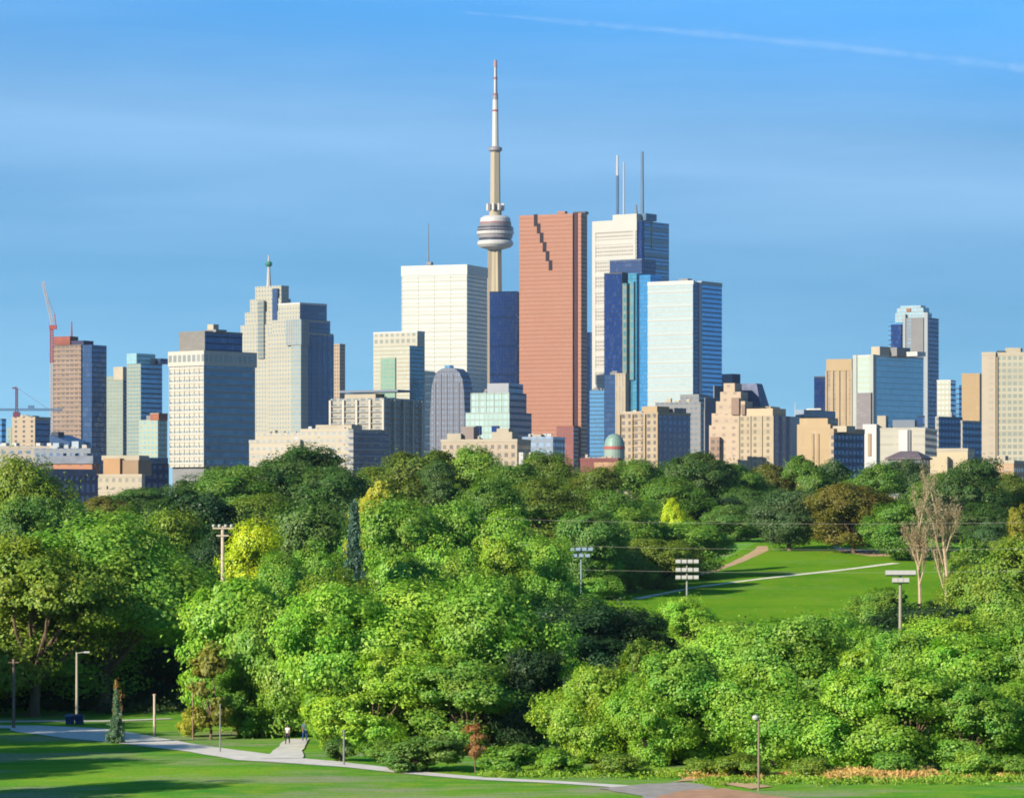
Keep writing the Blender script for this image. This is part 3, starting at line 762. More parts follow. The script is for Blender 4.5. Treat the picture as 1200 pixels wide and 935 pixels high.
# ================================================================== facades
_fac = {}
WK = 0.49
_plain0 = plain
def plain(name, col, *a, **k): return _plain0(name, [c*WK for c in col], *a, **k)
def facade(name, wall, glass=(0.05,0.08,0.12), floor=3.6, bay=3.0, ww=0.6, wh=0.55, metal=0.35, rough=0.12, tilt=0.012, wvar=0.10, BL=0.12, wrough=0.75, spec=0.5):
    """wall with a window in every bay of every storey; panes differ a little in tint, blinds and tilt"""
    if name in _fac: return _fac[name]
    wall = [c*WK for c in wall]
    if metal <= 0.15: glass = [c*WK for c in glass]
    m, t, out = newmat(name)
    uv = t.node('ShaderNodeUVMap'); uv.uv_map = 'UVMap'
    s = t.node('ShaderNodeSeparateXYZ'); t.l.new(uv.outputs[0], s.inputs[0])
    U = t.math('DIVIDE', s.outputs[0], bay); V = t.math('DIVIDE', s.outputs[1], floor)
    fu, fv = t.math('FRACT', U), t.math('FRACT', V)
    iu, iv = t.math('FLOOR', U), t.math('FLOOR', V)
    mu = t.math('LESS_THAN', t.math('ABSOLUTE', t.math('SUBTRACT', fu, 0.5)), ww/2)
    mv = t.math('LESS_THAN', t.math('ABSOLUTE', t.math('SUBTRACT', fv, 0.5)), wh/2)
    mask = t.math('MULTIPLY', mu, mv)
    cc = t.node('ShaderNodeCombineXYZ'); t.put(cc, 0, iu); t.put(cc, 1, iv); cc.inputs[2].default_value = (sum(map(ord, name)) % 97)
    wn = t.node('ShaderNodeTexWhiteNoise', noise_dimensions='3D'); t.l.new(cc.outputs[0], wn.inputs[0])
    rv, rc = wn.outputs['Value'], wn.outputs['Color']
    wn2 = t.node('ShaderNodeTexWhiteNoise', noise_dimensions='1D'); t.l.new(iv, wn2.inputs['W'])
    tc = t.node('ShaderNodeTexCoord')
    nz = t.noise(tc.outputs['Object'], 0.05, 4, 0.65)
    k = t.math('ADD', t.math('MULTIPLY', t.math('SUBTRACT', nz, 0.5), wvar*2.2), t.math('ADD', 1-wvar*.5, t.math('MULTIPLY', wn2.outputs['Value'], wvar)))
    gk = t.node('ShaderNodeCombineXYZ')
    for i in range(3): t.put(gk, i, k)
    wcol = t.mix(1.0, rgba(wall), gk.outputs[0], 'MULTIPLY')
    wb = t.node('ShaderNodeBsdfPrincipled'); t.l.new(wcol, wb.inputs['Base Color'])
    wb.inputs['Roughness'].default_value = wrough; wb.inputs['Specular IOR Level'].default_value = 0.25
    # glass
    blind = t.math('GREATER_THAN', rv, 0.80)
    gcol = t.mix(t.math('MULTIPLY', rv, 0.4), rgba(glass), rgba([c*1.35 for c in glass]))
    gcol = t.mix(t.math('MULTIPLY', blind, BL), gcol, rgba([0.5*a+0.5*b for a, b in zip(wall, (0.45,0.42,0.36))]))
    ge = t.node('ShaderNodeNewGeometry')
    off = t.vmath('SUBTRACT', rc, (0.5,0.5,0.5))
    sc_ = t.node('ShaderNodeVectorMath', operation='SCALE'); t.l.new(off, sc_.inputs[0]); sc_.inputs['Scale'].default_value = tilt*2
    nrm = t.vmath('NORMALIZE', t.vmath('ADD', ge.outputs['Normal'], sc_.outputs[0]))
    gb = t.node('ShaderNodeBsdfPrincipled'); t.l.new(gcol, gb.inputs['Base Color']); t.l.new(nrm, gb.inputs['Normal'])
    gb.inputs['Roughness'].default_value = rough; gb.inputs['Metallic'].default_value = metal; gb.inputs['Specular IOR Level'].default_value = spec
    mx = t.node('ShaderNodeMixShader'); t.l.new(mask, mx.inputs[0]); t.l.new(wb.outputs[0], mx.inputs[1]); t.l.new(gb.outputs[0], mx.inputs[2])
    t.l.new(mx.outputs[0], out.inputs[0])
    _fac[name] = m
    return m
ROOF = plain('roof_gravel', (0.33,0.31,0.28), 0.95, 0, 0.2, 0.1)
GREY = plain('plant_grey', (0.30,0.30,0.30), 0.7, 0, 0.1, 0.1)
STEEL = plain('mast_steel', (0.42,0.44,0.47), 0.45, 0.5, 0.08, 0.2)
DARK = plain('dark_steel', (0.06,0.07,0.09), 0.5, 0.2, 0.1, 0.2)
WHITE = plain('white_panel', (0.72,0.70,0.64), 0.6, 0, 0.06, 0.1)
CREAM = plain('cream_stone', (0.62,0.54,0.40), 0.8, 0, 0.10, 0.1)
TAN = plain('tan_stone', (0.56,0.41,0.24), 0.8, 0, 0.10, 0.1)
NAVY = plain('navy_metal', (0.012,0.030,0.085), 0.25, 0.5, 0.1, 0.05)

class B:
    """one building: an Empty at its near corner; local x runs along the front to that corner, local y back along the side"""
    def __init__(s, name, label, Y, xc, theta=30, cat='building', group=None):
        s.Y = Y; s.th = math.radians(theta); s.C = Vector((wx(xc, Y), Y)); s.gz = h(s.C.x, Y)-1.0
        s.e1 = Vector((math.cos(s.th), -math.sin(s.th))); s.e2 = Vector((math.sin(s.th), math.cos(s.th)))
        s.root = empty(name, (s.C.x, Y, 0), -s.th)
        tag(s.root, label, cat, group)
        s.last = None
    def X(s, px, y0=0.0):
        a = (px-600)/F; P = s.C + s.e2*y0
        return (a*P.y-P.x)/(math.cos(s.th)+a*math.sin(s.th))
    def D(s, px, x0=0.0):
        a = (px-600)/F; P = s.C + s.e1*x0
        den = math.sin(s.th)-a*math.cos(s.th)
        return (a*P.y-P.x)/den
    def Z(s, py, x=0.0, y=0.0):
        P = s.C + s.e1*x + s.e2*y
        return wz(py, P.y)
    def blk(s, part, xl, xc, yt, yb=None, xr=None, d=None, y0=0.0, mat=None, side=None, roof=None, parent=None, kids=True):  # side: facade for the unlit face, often with its shade in the colour
        x0, x1 = s.X(xl, y0), s.X(xc, y0)
        y1 = y0+d if d is not None else s.D(xr, x1)
        z1 = s.Z(yt, x1, y0); z0 = s.gz if yb is None else s.Z(yb, x1, y0)
        mb = MB(); poly = [(x0,y0),(x1,y0),(x1,y1),(x0,y1)]
        mb.prism(poly, z0, z1, 0, 2, edge_mi=[0,1,1,0] if side else [0,0,0,0])
        o = mb.build(part, [mat, side or mat, roof or ROOF], parent or s.root)
        s.last = (x0, x1, y0, y1, z0, z1, o)
        if part in ('slab_block','office_wing','lower_block','tower_block','hall','cream_wing') and y1-y0 > 6 and x1-x0 > 4 or part == 'slab_block':
            rr = random.Random(int(xl*7+yt)); vb = MB(); nn = 0; hh_ = s.Y/1700.0
            for _ in range(7):
                a = x0+(x1-x0)*rr.uniform(.06,.86); c = y0+(y1-y0)*rr.uniform(.1,.75); w_ = rr.uniform(.8,2.6)*hh_; d_ = rr.uniform(.8,2.2)*hh_
                if a+w_ < x1-.3 and c+d_ < y1-.3: vb.box(a, a+w_, c, c+d_, z1-.01*(_+1), z1+rr.uniform(.7,2.4)*hh_); nn += 1
            if nn: vb.build('roof_vents', [GREY, CREAM, STEEL][rr.randrange(3)], s.root)
        return s.last
    def poly(s, part, pts, yt, yb, mat, roof=None):
        """pts: local footprint"""
        mb = MB(); z1 = s.Z(yt); z0 = s.gz if yb is None else s.Z(yb)
        mb.prism(pts, z0, z1, 0, 1)
        return mb.build(part, [mat, roof or ROOF], s.root)
    def parapet(s, m=None, hgt=1.4, t_=0.5, mat=None, part='parapet', lift=0.0):
        x0,x1,y0,y1,z0,z1,o = m or s.last; mb = MB(); e = 0.12
        a0,a1,b0,b1 = x0-e, x1+e, y0-e, y1+e; za, zb = z1-0.6+lift, z1+hgt
        mb.box(a0,a1,b0,b0+t_,za,zb); mb.box(a0,a1,b1-t_,b1,za,zb)
        mb.box(a0,a0+t_,b0+t_,b1-t_,za,zb); mb.box(a1-t_,a1,b0+t_,b1-t_,za,zb)
        return mb.build(part, mat or o.data.materials[0], s.root)
    def bands(s, every, th, proud, mat, m=None, part='spandrel_bands', start=0.0, stop=None, side=True):
        x0,x1,y0,y1,z0,z1,o = m or s.last; mb = MB(); z = z1-start-th
        zend = stop if stop is not None else z0
        n = 0
        while z > zend and n < 140:
            mb.box(x0-proud, x1+(proud if side else -.05), y0-proud, y1+(proud if side else -.05), z, z+th); z -= every; n += 1
        return mb.build(part, mat, s.root)
    def fins(s, every, wd, proud, mat, m=None, part='mullions', front=True, side=True, ztop=0.0, zbot=None):
        x0,x1,y0,y1,z0,z1,o = m or s.last; mb = MB(); za = z0 if zbot is None else zbot; zb = z1+ztop
        if front:
            n = max(1, round((x1-x0)/every))
            for i in range(n+1):
                x = x0+(x1-x0)*i/n; mb.box(x-wd/2, x+wd/2, y0-proud, y0+.1, za, zb)
        if side:
            n = max(1, round((y1-y0)/every))
            for i in range(1, n+1):
                y = y0+(y1-y0)*i/n; mb.box(x1-.1, x1+proud, y-wd/2, y+wd/2, za, zb)
        return mb.build(part, mat, s.root)
    def mast(s, px, yt, yb, r, y0=8.0, part='antenna', mat=None, n=6, r2=None):
        x = s.X(px, y0); mb = MB(); zb, zt = s.Z(yb, x, y0), s.Z(yt, x, y0)
        mb.bar((x,y0,zb),(x,y0,zt), r, n, r2 if r2 is not None else r*.5)
        return mb.build(part, mat or STEEL, s.root)
    def plant(s, xl, xr, yt, yb, y0=6.0, d=8.0, mat=None, part='roof_plant'):
        return s.blk(part, xl, xr, yt, yb, d=d, y0=y0, mat=mat or GREY)

# ---- far left: construction site and the quarter round it
F_CONC = facade('raw_concrete_floors', (0.42,0.30,0.22), (0.14,0.10,0.09), 3.4, 4.0, 0.72, 0.55, 0.0, 0.5, 0.02, 0.25)
F_NAVYG = facade('navy_curtain_wall', (0.03,0.06,0.12), (0.035,0.075,0.17), 3.6, 1.8, 0.86, 0.80, 0.55, 0.12, 0.02, 0.1)
F_NAVYD = facade('deep_navy_glass', (0.004,0.018,0.075), (0.004,0.030,0.14), 3.8, 1.6, 0.85, 0.85, 0.6, 0.15, 0.015, 0.1)
F_BLUEG = facade('blue_curtain_wall', (0.08,0.17,0.27), (0.10,0.25,0.42), 3.8, 1.6, 0.92, 0.66, 0.6, 0.12, 0.015, 0.12)
F_STEELB = facade('steel_blue_side', (0.12,0.22,0.34), (0.09,0.21,0.36), 4.0, 2.4, .8, .7, .5, .12, .012, .12)
F_GREENC = facade('grey_green_condo', (0.40,0.44,0.34), (0.16,0.24,0.24), 3.0, 3.2, 0.55, 0.55, 0.3, 0.15, 0.03, 0.1)
b = B('tower_under_construction', 'brown concrete tower under construction with red formwork on top, between two cranes', 2600, 95, 30)
m = b.blk('concrete_core', 61, 95, 404, None, 107, mat=F_CONC, side=F_NAVYG)
b.bands(3.4, 0.35, 0.5, plain('raw_slab', (0.42,0.31,0.23), .9, 0, .2, .1), m, 'floor_slabs', stop=m[4]+20)
b.blk('formwork', 63, 82, 394, 404, d=10, y0=1, mat=plain('red_formwork', (0.34,0.10,0.07), .8, 0, .3, .1))
b.blk('formwork', 83.5, 98, 399, 404, d=12, y0=2, mat=plain('navy_formwork', (0.05,0.05,0.12), .8, 0, .2, .1))
b.blk('glass_curtain', 96.5, 107.5, 404, None, d=18, y0=0.6, mat=F_NAVYG)
b.blk('hoist_shaft', 108.5, 113, 428, None, d=4, y0=17, mat=F_BLUEG)
b.mast(84, 377, 396, 0.7, 5, 'hoist_mast', plain('red_paint', (0.45,0.06,0.06), .6, 0, .1, .2))
def lattice(mb, p, q, wd, seg, r):
    """square lattice boom"""
    p, q = Vector(p), Vector(q); a = (q-p).normalized(); s_ = a.cross(Vector((0,1,0.01))).normalized(); u = s_.cross(a)
    cs = [s_*wd+u*wd, s_*-wd+u*wd, s_*-wd-u*wd, s_*wd-u*wd]
    for c in cs: mb.bar(p+c, q+c, r, 4)
    for i in range(seg):
        a0, a1 = p.lerp(q, i/seg), p.lerp(q, (i+1)/seg)
        for k in range(4): mb.bar(a0+cs[k], a1+cs[(k+1) % 4], r*.7, 3)
RED = plain('crane_red', (0.50,0.10,0.09), .6, 0, .1, .2); PALE = plain('crane_white', (0.70,0.62,0.58), .6, 0, .08, .2)
o = empty('tower_crane', (wx(60.5,2560), 2560, 0)); tag(o, 'white and red luffing crane with raised jib beside the tower under construction', 'crane')
def cz(y): return wz(y, 2560)
def cx(p): return wx(p, 2560)-o.location.x
mb = MB(); lattice(mb, (0,0,h(0,2560)), (0,0,cz(425)), 0.9, 40, .28); mb.build('mast', PALE, o)
mb = MB(); lattice(mb, (0,0,cz(425)), (0,0,cz(382)), 0.95, 14, .34); mb.build('mast_section', RED, o)
mb = MB(); lattice(mb, (0.6,0,cz(380)), (cx(50),0,cz(330)), 0.75, 14, .26); mb.build('jib', PALE, o)
mb = MB(); mb.box(-1.6,3.6,-1.5,1.5,cz(386),cz(381)); mb.bar((3,0,cz(382)),(cx(64),0,cz(368)),.5,4); mb.bar((cx(64),0,cz(368)),(cx(52),0,cz(340)),.12,3); mb.build('cab_and_mast_head', RED, o)
o = empty('tower_crane', (wx(19.5,2300), 2300, 0)); tag(o, 'dark hammerhead crane with a long level jib at the picture edge', 'crane')
def cz(y): return wz(y, 2300)
def cx(p): return wx(p, 2300)-o.location.x
MAR = plain('crane_maroon', (0.22,0.06,0.10), .6, 0, .1, .2); BLU = plain('crane_blue', (0.12,0.24,0.42), .6, 0, .1, .2)
mb = MB(); lattice(mb, (0,0,h(0,2300)), (0,0,cz(481)), 0.9, 36, .3); mb.build('mast', MAR, o)
mb = MB(); lattice(mb, (cx(-14),0,cz(480)), (cx(73),0,cz(480)), 0.6, 40, .3); mb.build('jib', BLU, o)
mb = MB(); lattice(mb, (0,0,cz(480)), (0,0,cz(455)), 0.6, 8, .3); mb.bar((0,0,cz(454)),(cx(14.5),0,cz(455)),.7,4); mb.bar((0,0,cz(454)),(cx(56),0,cz(479)),.10,3); mb.build('mast_head', MAR, o)
mb = MB(); mb.box(-2.2,2.2,-1.5,1.5,cz(492),cz(483)); mb.build('slewing_cab', MAR, o)
mb = MB(); mb.box(cx(33),cx(40),-.8,.8,cz(479),cz(475)); mb.build('winch', BLU, o)
b = B('apartment_block', 'beige block with a dark blue end under the hammerhead crane', 2200, 41, 28)
F_BEIGE = facade('beige_flats', (0.58,0.46,0.32), (0.16,0.15,0.14), 3.0, 6.0, 0.3, 0.5, 0.1, .2, .02, .1)
m = b.blk('tower_block', 14, 41, 491, None, 59, mat=F_BEIGE, side=F_NAVYG); b.parapet(m)
b.blk('roof_plant', 27, 38, 487, 492, d=7, y0=3, mat=GREY)
b.blk('stair_tower', 8, 13.6, 501, None, d=10, y0=2, mat=F_GREENC)
b = B('office_block', 'low blue glass block cut by the picture edge', 2400, 2, 30)
m = b.blk('tower_block', -30, 2, 493, None, 7, mat=F_BLUEG); b.parapet(m)
b = B('long_hall', 'long low hall with a pale roof below the hammerhead crane', 1900, 64, 20)
m = b.blk('hall', -30, 64, 524, None, 86, mat=facade('pale_low_wall', (0.50,0.44,0.36), (0.10,0.13,0.18), 4.0, 5.0, .5, .45), roof=plain('pale_roof', (0.62,0.56,0.48), .8, 0, .15, .1)); b.parapet(m, 0.8)
for px in (2, 14, 42, 55): b.plant(px, px+5, 519, 525, 5, 4, WHITE, 'roof_vent')
b = B('low_house_row', 'low jumble of grey blue roofs in front of the tower under construction', 1800, 106, 24)
m = b.blk('hall', 40, 106, 527, None, 118, mat=facade('grey_low_wall', (0.30,0.33,0.36), (0.08,0.12,0.20), 3.5, 4.0, .5, .5)); b.parapet(m, .8)
for px, w_, y_ in ((62,7,519),(76,4,521),(84,8,517),(96,5,521)): b.plant(px, px+w_, y_, 528, 4, 5, plain('pale_blue_panel', (0.42,0.52,0.62), .5, .1, .1, .1), 'roof_plant')
b = B('sloped_roof_block', 'dark blue sloping roofed block at the foot of the tower under construction', 2100, 82, 30)
mb = MB(); x0, x1, d_ = b.X(58), 0.0, 20.0
z0, za, zb = b.gz, b.Z(509), b.Z(518)
mb.face([(x0,0,z0),(x1,0,z0),(x1,0,zb),(x0,0,za)]); mb.face([(x1,0,z0),(x1,d_,z0),(x1,d_,zb),(x1,0,zb)]); mb.face([(x0,0,za),(x1,0,zb),(x1,d_,zb),(x0,d_,za)]); mb.face([(x0,d_,z0),(x0,0,z0),(x0,0,za),(x0,d_,za)]); mb.face([(x1,d_,z0),(x0,d_,z0),(x0,d_,za),(x1,d_,zb)])
mb.build('hall', plain('blue_cladding', (0.05,0.11,0.24), .35, .3, .1, .05), b.root)
b.plant(60, 68, 506, 512, 4, 6, DARK)
# pair of glass condominiums
b = B('condominium_tower', 'grey green condominium tower with a cream stepped top, left of its blue neighbour', 2900, 144, 30)
m = b.blk('tower_shaft', 121, 144, 445, None, 149, mat=F_GREENC, side=F_NAVYG); b.bands(3.0, .35, .35, plain('green_grey_slab', (.45,.48,.38),.7,0,.1,.1), m, 'balcony_slabs')
m = b.blk('crown_block', 133, 144, 431, 445.2, d=14, y0=.3, mat=CREAM); b.parapet(m, .8)
b.blk('crown_block', 121.6, 132.8, 441, 445.2, d=12, y0=.6, mat=F_GREENC)
b = B('condominium_tower', 'blue sided condominium tower, taller and right of the grey green one', 2800, 165, 36)
m = b.blk('tower_shaft', 148.5, 165, 426, None, 190, mat=F_GREENC, side=F_BLUEG); b.bands(3.0, .3, .3, plain('blue_grey_slab', (.25,.38,.46),.6,0,.1,.1), m, 'balcony_slabs')
b.blk('crown_block', 148.5, 160, 414, 426.2, d=22, y0=.4, mat=facade('pale_teal_glass', (0.40,0.56,0.58), (0.22,0.42,0.46), 3.4, 2, .8, .7, .4))
b.blk('crown_block', 166.5, 178, 420, 426.2, d=16, y0=18, mat=CREAM)
b.blk('crown_block', 178.5, 188, 420, 426.2, d=12, y0=22, mat=F_NAVYG)
b = B('brick_top_flats', 'small pale green flats with a brick red top, in front of the blue sided condominium', 2300, 185, 34)
m = b.blk('tower_block', 163, 185, 492, None, 196, mat=facade('pale_green_flats', (0.52,0.56,0.42), (0.18,0.30,0.30), 3.2, 3.2, .6, .5, .2))
b.blk('penthouse', 176, 186, 484, 492.2, xr=196.5, y0=-.3, mat=plain('red_brick', (0.42,0.16,0.09), .9, 0, .2, .2)); b.bands(2.2, .4, .2, CREAM, None, 'cornice', 0, b.Z(488))

# ---- the white office tower
b = B('office_tower', 'white office tower with a grey boxed roof plant, ribbon windows and blue shaded side', 1900, 239, 41)
F_RIB = facade('white_ribbon', (0.70,0.66,0.54), (0.17,0.22,0.27), 3.9, 2.4, 0.78, 0.42, 0.35, .12, .03, .08)
m = b.blk('tower_shaft', 199, 239, 412, 547, 299, mat=F_RIB, side=facade('blue_ribbon_side', (0.42,0.47,0.46), (0.07,0.14,0.21), 3.9, 2.4, .94, .58, .5, .12, .02, .12))  # side facade paints the blue of the shaded face into its colours
W2 = plain('white_precast', (0.70,0.66,0.55), .7, 0, .08, .1)
b.bands(3.9, 1.3, .3, W2, m, 'spandrel_bands', 7.8, side=False); b.fins(4.0, .4, .42, W2, m, 'piers', True, False)
x0,x1,y0,y1,z0,z1,_ = m
mb = MB(); mb.box(x0-.7,x1+.7,y0-.7,y1+.7, z1-7.4, z1+.6); mb.build('top_band', facade('top_band_panel', (0.68,0.65,0.55), (0.36,0.38,0.36), 7.4, 3.6, .7, .5, .1), b.root)
b.blk('undercroft', 202, 239, 546.8, None, xr=294, y0=2, mat=GREY)
m = b.blk('roof_plant', 210, 240, 389, 412, xr=284, y0=4, mat=facade('grey_louvre', (0.30,0.28,0.25), (0.24,0.22,0.20), 1.0, 3.0, .9, .5, 0, .7), side=F_NAVYG); b.parapet(m, .6)  # navy on the flank paints the plant's shaded side
b.blk('vent_stack', 243, 250, 380, 389, d=4, y0=12, mat=CREAM); b.blk('vent_stack', 239, 253, 386, 389, d=8, y0=10, mat=GREY)
# ---- stepped postmodern towers with a spire
S_ST = facade('warm_granite', (0.57,0.53,0.40), (0.20,0.24,0.26), 4.0, 3.6, 0.42, 0.5, .35, .12, .03, .08)
b = B('stepped_tower', 'stepped stone tower with setbacks and a spire carrying a green ball', 3380, 330, 36)
for i, (xl, yt) in enumerate(((282,381),(287,366),(293,351),(299,336))):
    m = b.blk('setback_block', xl, 330-i*.15, yt, None if i == 0 else 381.1, xr=345-i*2.2, y0=i*1.2, mat=S_ST, side=S_ST); b.parapet(m, 1.2, .6)
b.blk('window_bay', 302, 309, 352, 420, d=2.2, y0=-1.4, mat=facade('bay_glass', (0.42,0.38,0.28), (0.13,0.17,0.18), 4, 2, .8, .7, .4))
b.blk('window_bay', 319, 325, 338, 375, d=4, y0=1.0, mat=F_NAVYG)  # no real bay: navy block painting a shadowed slot
b.mast(315, 299, 337, 2.4, 14, 'spire', plain('spire_stone', (.62,.58,.50), .6, 0, .1, .1), 8, .6)
xx = b.X(315, 14); zz_ = b.Z(309.5, xx, 14); mb = MB(); mb.lathe([(.2,zz_-3.2),(2.6,zz_-2.0),(3.6,zz_),(2.6,zz_+2.0),(.2,zz_+2.8)], 14, xx, 14); mb.build('spire_ball', plain('green_copper', (0.06,0.30,0.20), .5, .2, .2, .3), b.root)
b = B('stepped_tower', 'stepped stone office tower with a dark blue glass side, just right of the spire', 3250, 352, 42)
for i, (xl, xr_, yt) in enumerate(((314,390.5,391),(319,387,376),(326,383,356))):
    m = b.blk('setback_block', xl, 352-i*.3, yt, None if i == 0 else 391.1, xr=xr_, y0=i*.9, mat=S_ST, side=F_STEELB); b.parapet(m, 1.2, .6, WHITE if i == 2 else None)
b.blk('corner_bay', 341, 352.6, 400, None, d=9, y0=-1.6, mat=facade('corner_bay_glass', (0.50,0.46,0.36), (0.22,0.30,0.31), 4.0, 2.6, .7, .7, .4, .12))
b.blk('bay_cap', 335, 353, 374, 404, d=10, y0=-2.4, mat=facade('cap_glass', (0.46,0.42,0.34), (0.20,0.27,0.29), 4.0, 3.0, .6, .8, .4, .12))
b.fins(7.0, .6, .5, F_STEELB, (b.X(314),0,0,b.D(390.5),b.gz,b.Z(391),m[6]), 'side_piers', False, True)
b = B('office_tower', 'slim tan tower peeking out behind the stepped towers', 3700, 398, 30)
m = b.blk('tower_shaft', 380, 398, 404, None, 404.5, mat=facade('tan_slim', (0.55,0.42,0.28), (0.22,0.18,0.16), 3.8, 3.0, .5, .5, .1)); b.parapet(m, 1)
# ---- mid-rise apartments under the white tower
b = B('apartment_block', 'grey beige apartment slab with a thin flat roof canopy and a dark shaded end', 1850, 450, 30)
F_APT = facade('grey_beige_flats', (0.50,0.46,0.38), (0.13,0.15,0.16), 3.0, 4.4, 0.62, 0.5, .2, .15, .03, .12)
m = b.blk('slab_block', 388, 450, 468, None, 493, mat=F_APT); b.parapet(m, .8)
b.bands(3.0, .5, .8, plain('balcony_concrete', (.50,.47,.40),.8,0,.1,.1), m, 'balcony_slabs', 3.0)
b.blk('penthouse', 404, 440, 461, 468, d=9, y0=4, mat=CREAM); b.blk('roof_canopy', 398, 466, 456.5, 459.0, d=14, y0=2, mat=plain('slate_blue', (.20,.25,.32), .5, .1, .1, .1))
b.fins(9, 1.2, 1.2, W2, m, 'party_walls')
b = B('apartment_block', 'dark shaded flats with pale balcony rows in front of the grey beige slab', 1650, 414, 42)
m = b.blk('slab_block', 408, 414, 505, None, 455, mat=F_APT, side=facade('shaded_flats', (0.30,0.33,0.38), (0.10,0.14,0.20), 3.0, 3.4, .7, .5, .3)); b.bands(3.0, .9, .7, plain('balcony_grey', (.42,.43,.45),.8,0,.1,.1), m, 'balcony_slabs', 2.0); b.parapet(m, .8)  # bluish side walls hold painted shade
b = B('office_block', 'long cream office block stepping up in two levels above the big domed tree', 1700, 408, 22)
F_CRM = facade('cream_low_office', (0.66,0.58,0.44), (0.26,0.27,0.26), 3.6, 3.2, .5, .42, .2, .15, .03, .1)
m = b.blk('office_wing', 352, 408, 504, None, 416, mat=F_CRM); b.parapet(m, .8); b.blk('penthouse', 370, 412, 497.5, 504, d=12, y0=3, mat=CREAM)
m = b.blk('office_wing', 292, 351.5, 517, None, d=26, y0=-2, mat=F_CRM); b.parapet(m, .8)
m = b.blk('office_wing', 300, 360, 509, 517.2, d=16, y0=4, mat=F_CRM); b.parapet(m, .8)
# ---- condominium with the green bay
b = B('condominium_tower', 'cream condominium with a green glass bay and a dark teal side', 2700, 480, 33)
F_CRC = facade('cream_condo', (0.62,0.57,0.43), (0.34,0.36,0.30), 3.1, 3.0, .6, .5, .2, .2, .03, .1)
m = b.blk('tower_shaft', 438, 480, 405, None, 496.5, mat=F_CRC, side=facade('teal_side', (0.08,0.17,0.22), (0.07,0.18,0.25), 3.1, 2.6, .8, .7, .5)); b.bands(3.1, .3, .3, plain('cream_slab', (.60,.56,.43),.7,0,.1,.1), m, 'floor_slabs')
m = b.blk('crown_block', 437.6, 489, 389, None, d=10, y0=m[3]+.4, mat=facade('crown_cream', (0.66,0.62,0.50), (0.42,0.42,0.34), 5, 5, .6, .6, .1)); b.parapet(m, .8, .5, WHITE)
b.blk('glass_bay', 446, 463, 419, 466, d=2.4, y0=-1.2, mat=facade('green_bay', (0.36,0.46,0.34), (0.16,0.32,0.24), 3.1, 2.4, .7, .6, .3))
# ---- ribbed white tower with thin antenna
b = B('office_tower', 'tall plain white tower with a thin antenna, left of the needle tower', 3500, 547, 21)
F_WHT = facade('white_ribbed', (0.72,0.72,0.63), (0.52,0.54,0.49), 4.1, 1.9, 0.5, 0.42, .25, .2, .02, .06)
F_WHS = facade('white_ribbed_flank', (0.78,0.76,0.66), (0.40,0.42,0.40), 4.1, 3.2, 0.6, 0.5, .3, .2, .03, .10)
m = b.blk('tower_shaft', 471, 547, 316, None, 571, mat=F_WHT, side=F_WHS); WW = plain('white_rib', (.72,.72,.64),.6,0,.05,.05)
b.bands(8.2, 1.5, .25, WW, m, 'spandrel_bands', 9, side=False); b.fins(19.0, .5, .3, WW, m, 'piers', True, False)
x0,x1,y0,y1,z0,z1,_ = m
mb = MB(); mb.box(x0-.6,x1+.6,y0-.6,y1+.6,z1-5,z1+5); mb.build('top_band', plain('white_top', (.78,.77,.70), .55, 0, .04, .05), b.root)
b.mast(502, 262, 311, .9, 22, 'antenna', STEEL, 6, .35); b.blk('antenna_base', 499.5, 505, 307, 310.5, d=6, y0=19, mat=GREY)
# ---- needle tower
Yc = 4300.0
o = empty('needle_tower', (wx(580.5, Yc), Yc, 0), math.radians(18)); tag(o, 'tall concrete needle tower with a ringed pod and banded mast', 'tower')
kz = lambda y: wz(y, Yc); pm = Yc/F
CONC = plain('tower_concrete', (0.55,0.46,0.31), .8, 0, .08, .02); PODW = plain('pod_white', (.74,.71,.66), .5, 0, .05, .1); PODD = plain('pod_dark', (.10,.10,.13), .25, .3, .1, .1); PODG = plain('pod_grey', (.36,.33,.34), .5, .1, .1, .1); TRED = plain('mast_red', (.45,.08,.07), .6, 0, .05, .1)
mb = MB()
zs = [h(o.location.x, Yc)-2, kz(560), kz(480), kz(400), kz(330), kz(290)]; rs = [27, 20, 14.5, 11, 9.3, 8.6]
mb.lathe([(r*.62, z) for r, z in zip(rs, zs)], 12); shaft = mb.build('shaft', CONC, o)
for k in range(3):
    a = k*2*PI/3+math.radians(-72); mb = MB()
    for i in range(len(zs)-1):
        def rect(r, z):
            wd = 2.9; c, s_ = math.cos(a), math.sin(a)
            return [(c*0-s_*-wd, s_*0+c*-wd, z), (c*r-s_*-wd, s_*r+c*-wd, z), (c*r-s_*wd, s_*r+c*wd, z), (c*0-s_*wd, s_*0+c*wd, z)]
        A, Bq = rect(rs[i], zs[i]), rect(rs[i+1], zs[i+1])
        for q in range(4):
            n_ = (q+1) % 4; mb.face([A[q], A[n_], Bq[n_], Bq[q]])
    mb.build('buttress', CONC, o)
p_ = lambda px: px*pm/2
mb = MB(); mb.lathe([(p_(15),kz(293)),(p_(36),kz(290)),(p_(42),kz(287)),(p_(42.5),kz(284.5)),(p_(40),kz(282.5))], 32); pod = mb.build('pod_ring', PODW, o)
mb = MB(); mb.lathe([(p_(38),kz(282.4)),(p_(38),kz(279.5))], 32); mb.build('window_band', PODD, o)
mb = MB(); mb.lathe([(p_(40),kz(279.4)),(p_(41),kz(275))], 32); mb.build('pod_ring', PODG, o)
mb = MB(); mb.lathe([(p_(43),kz(274.9)),(p_(44),kz(271.5))], 32); mb.build('pod_ring', PODW, o)
mb = MB(); mb.lathe([(p_(42),kz(271.4)),(p_(42),kz(266.2))], 32); mb.build('window_band', PODD, o)
mb = MB(); mb.lathe([(p_(43),kz(269.6)),(p_(43),kz(268.3))], 32); mb.build('rail_ring', PODG, o)
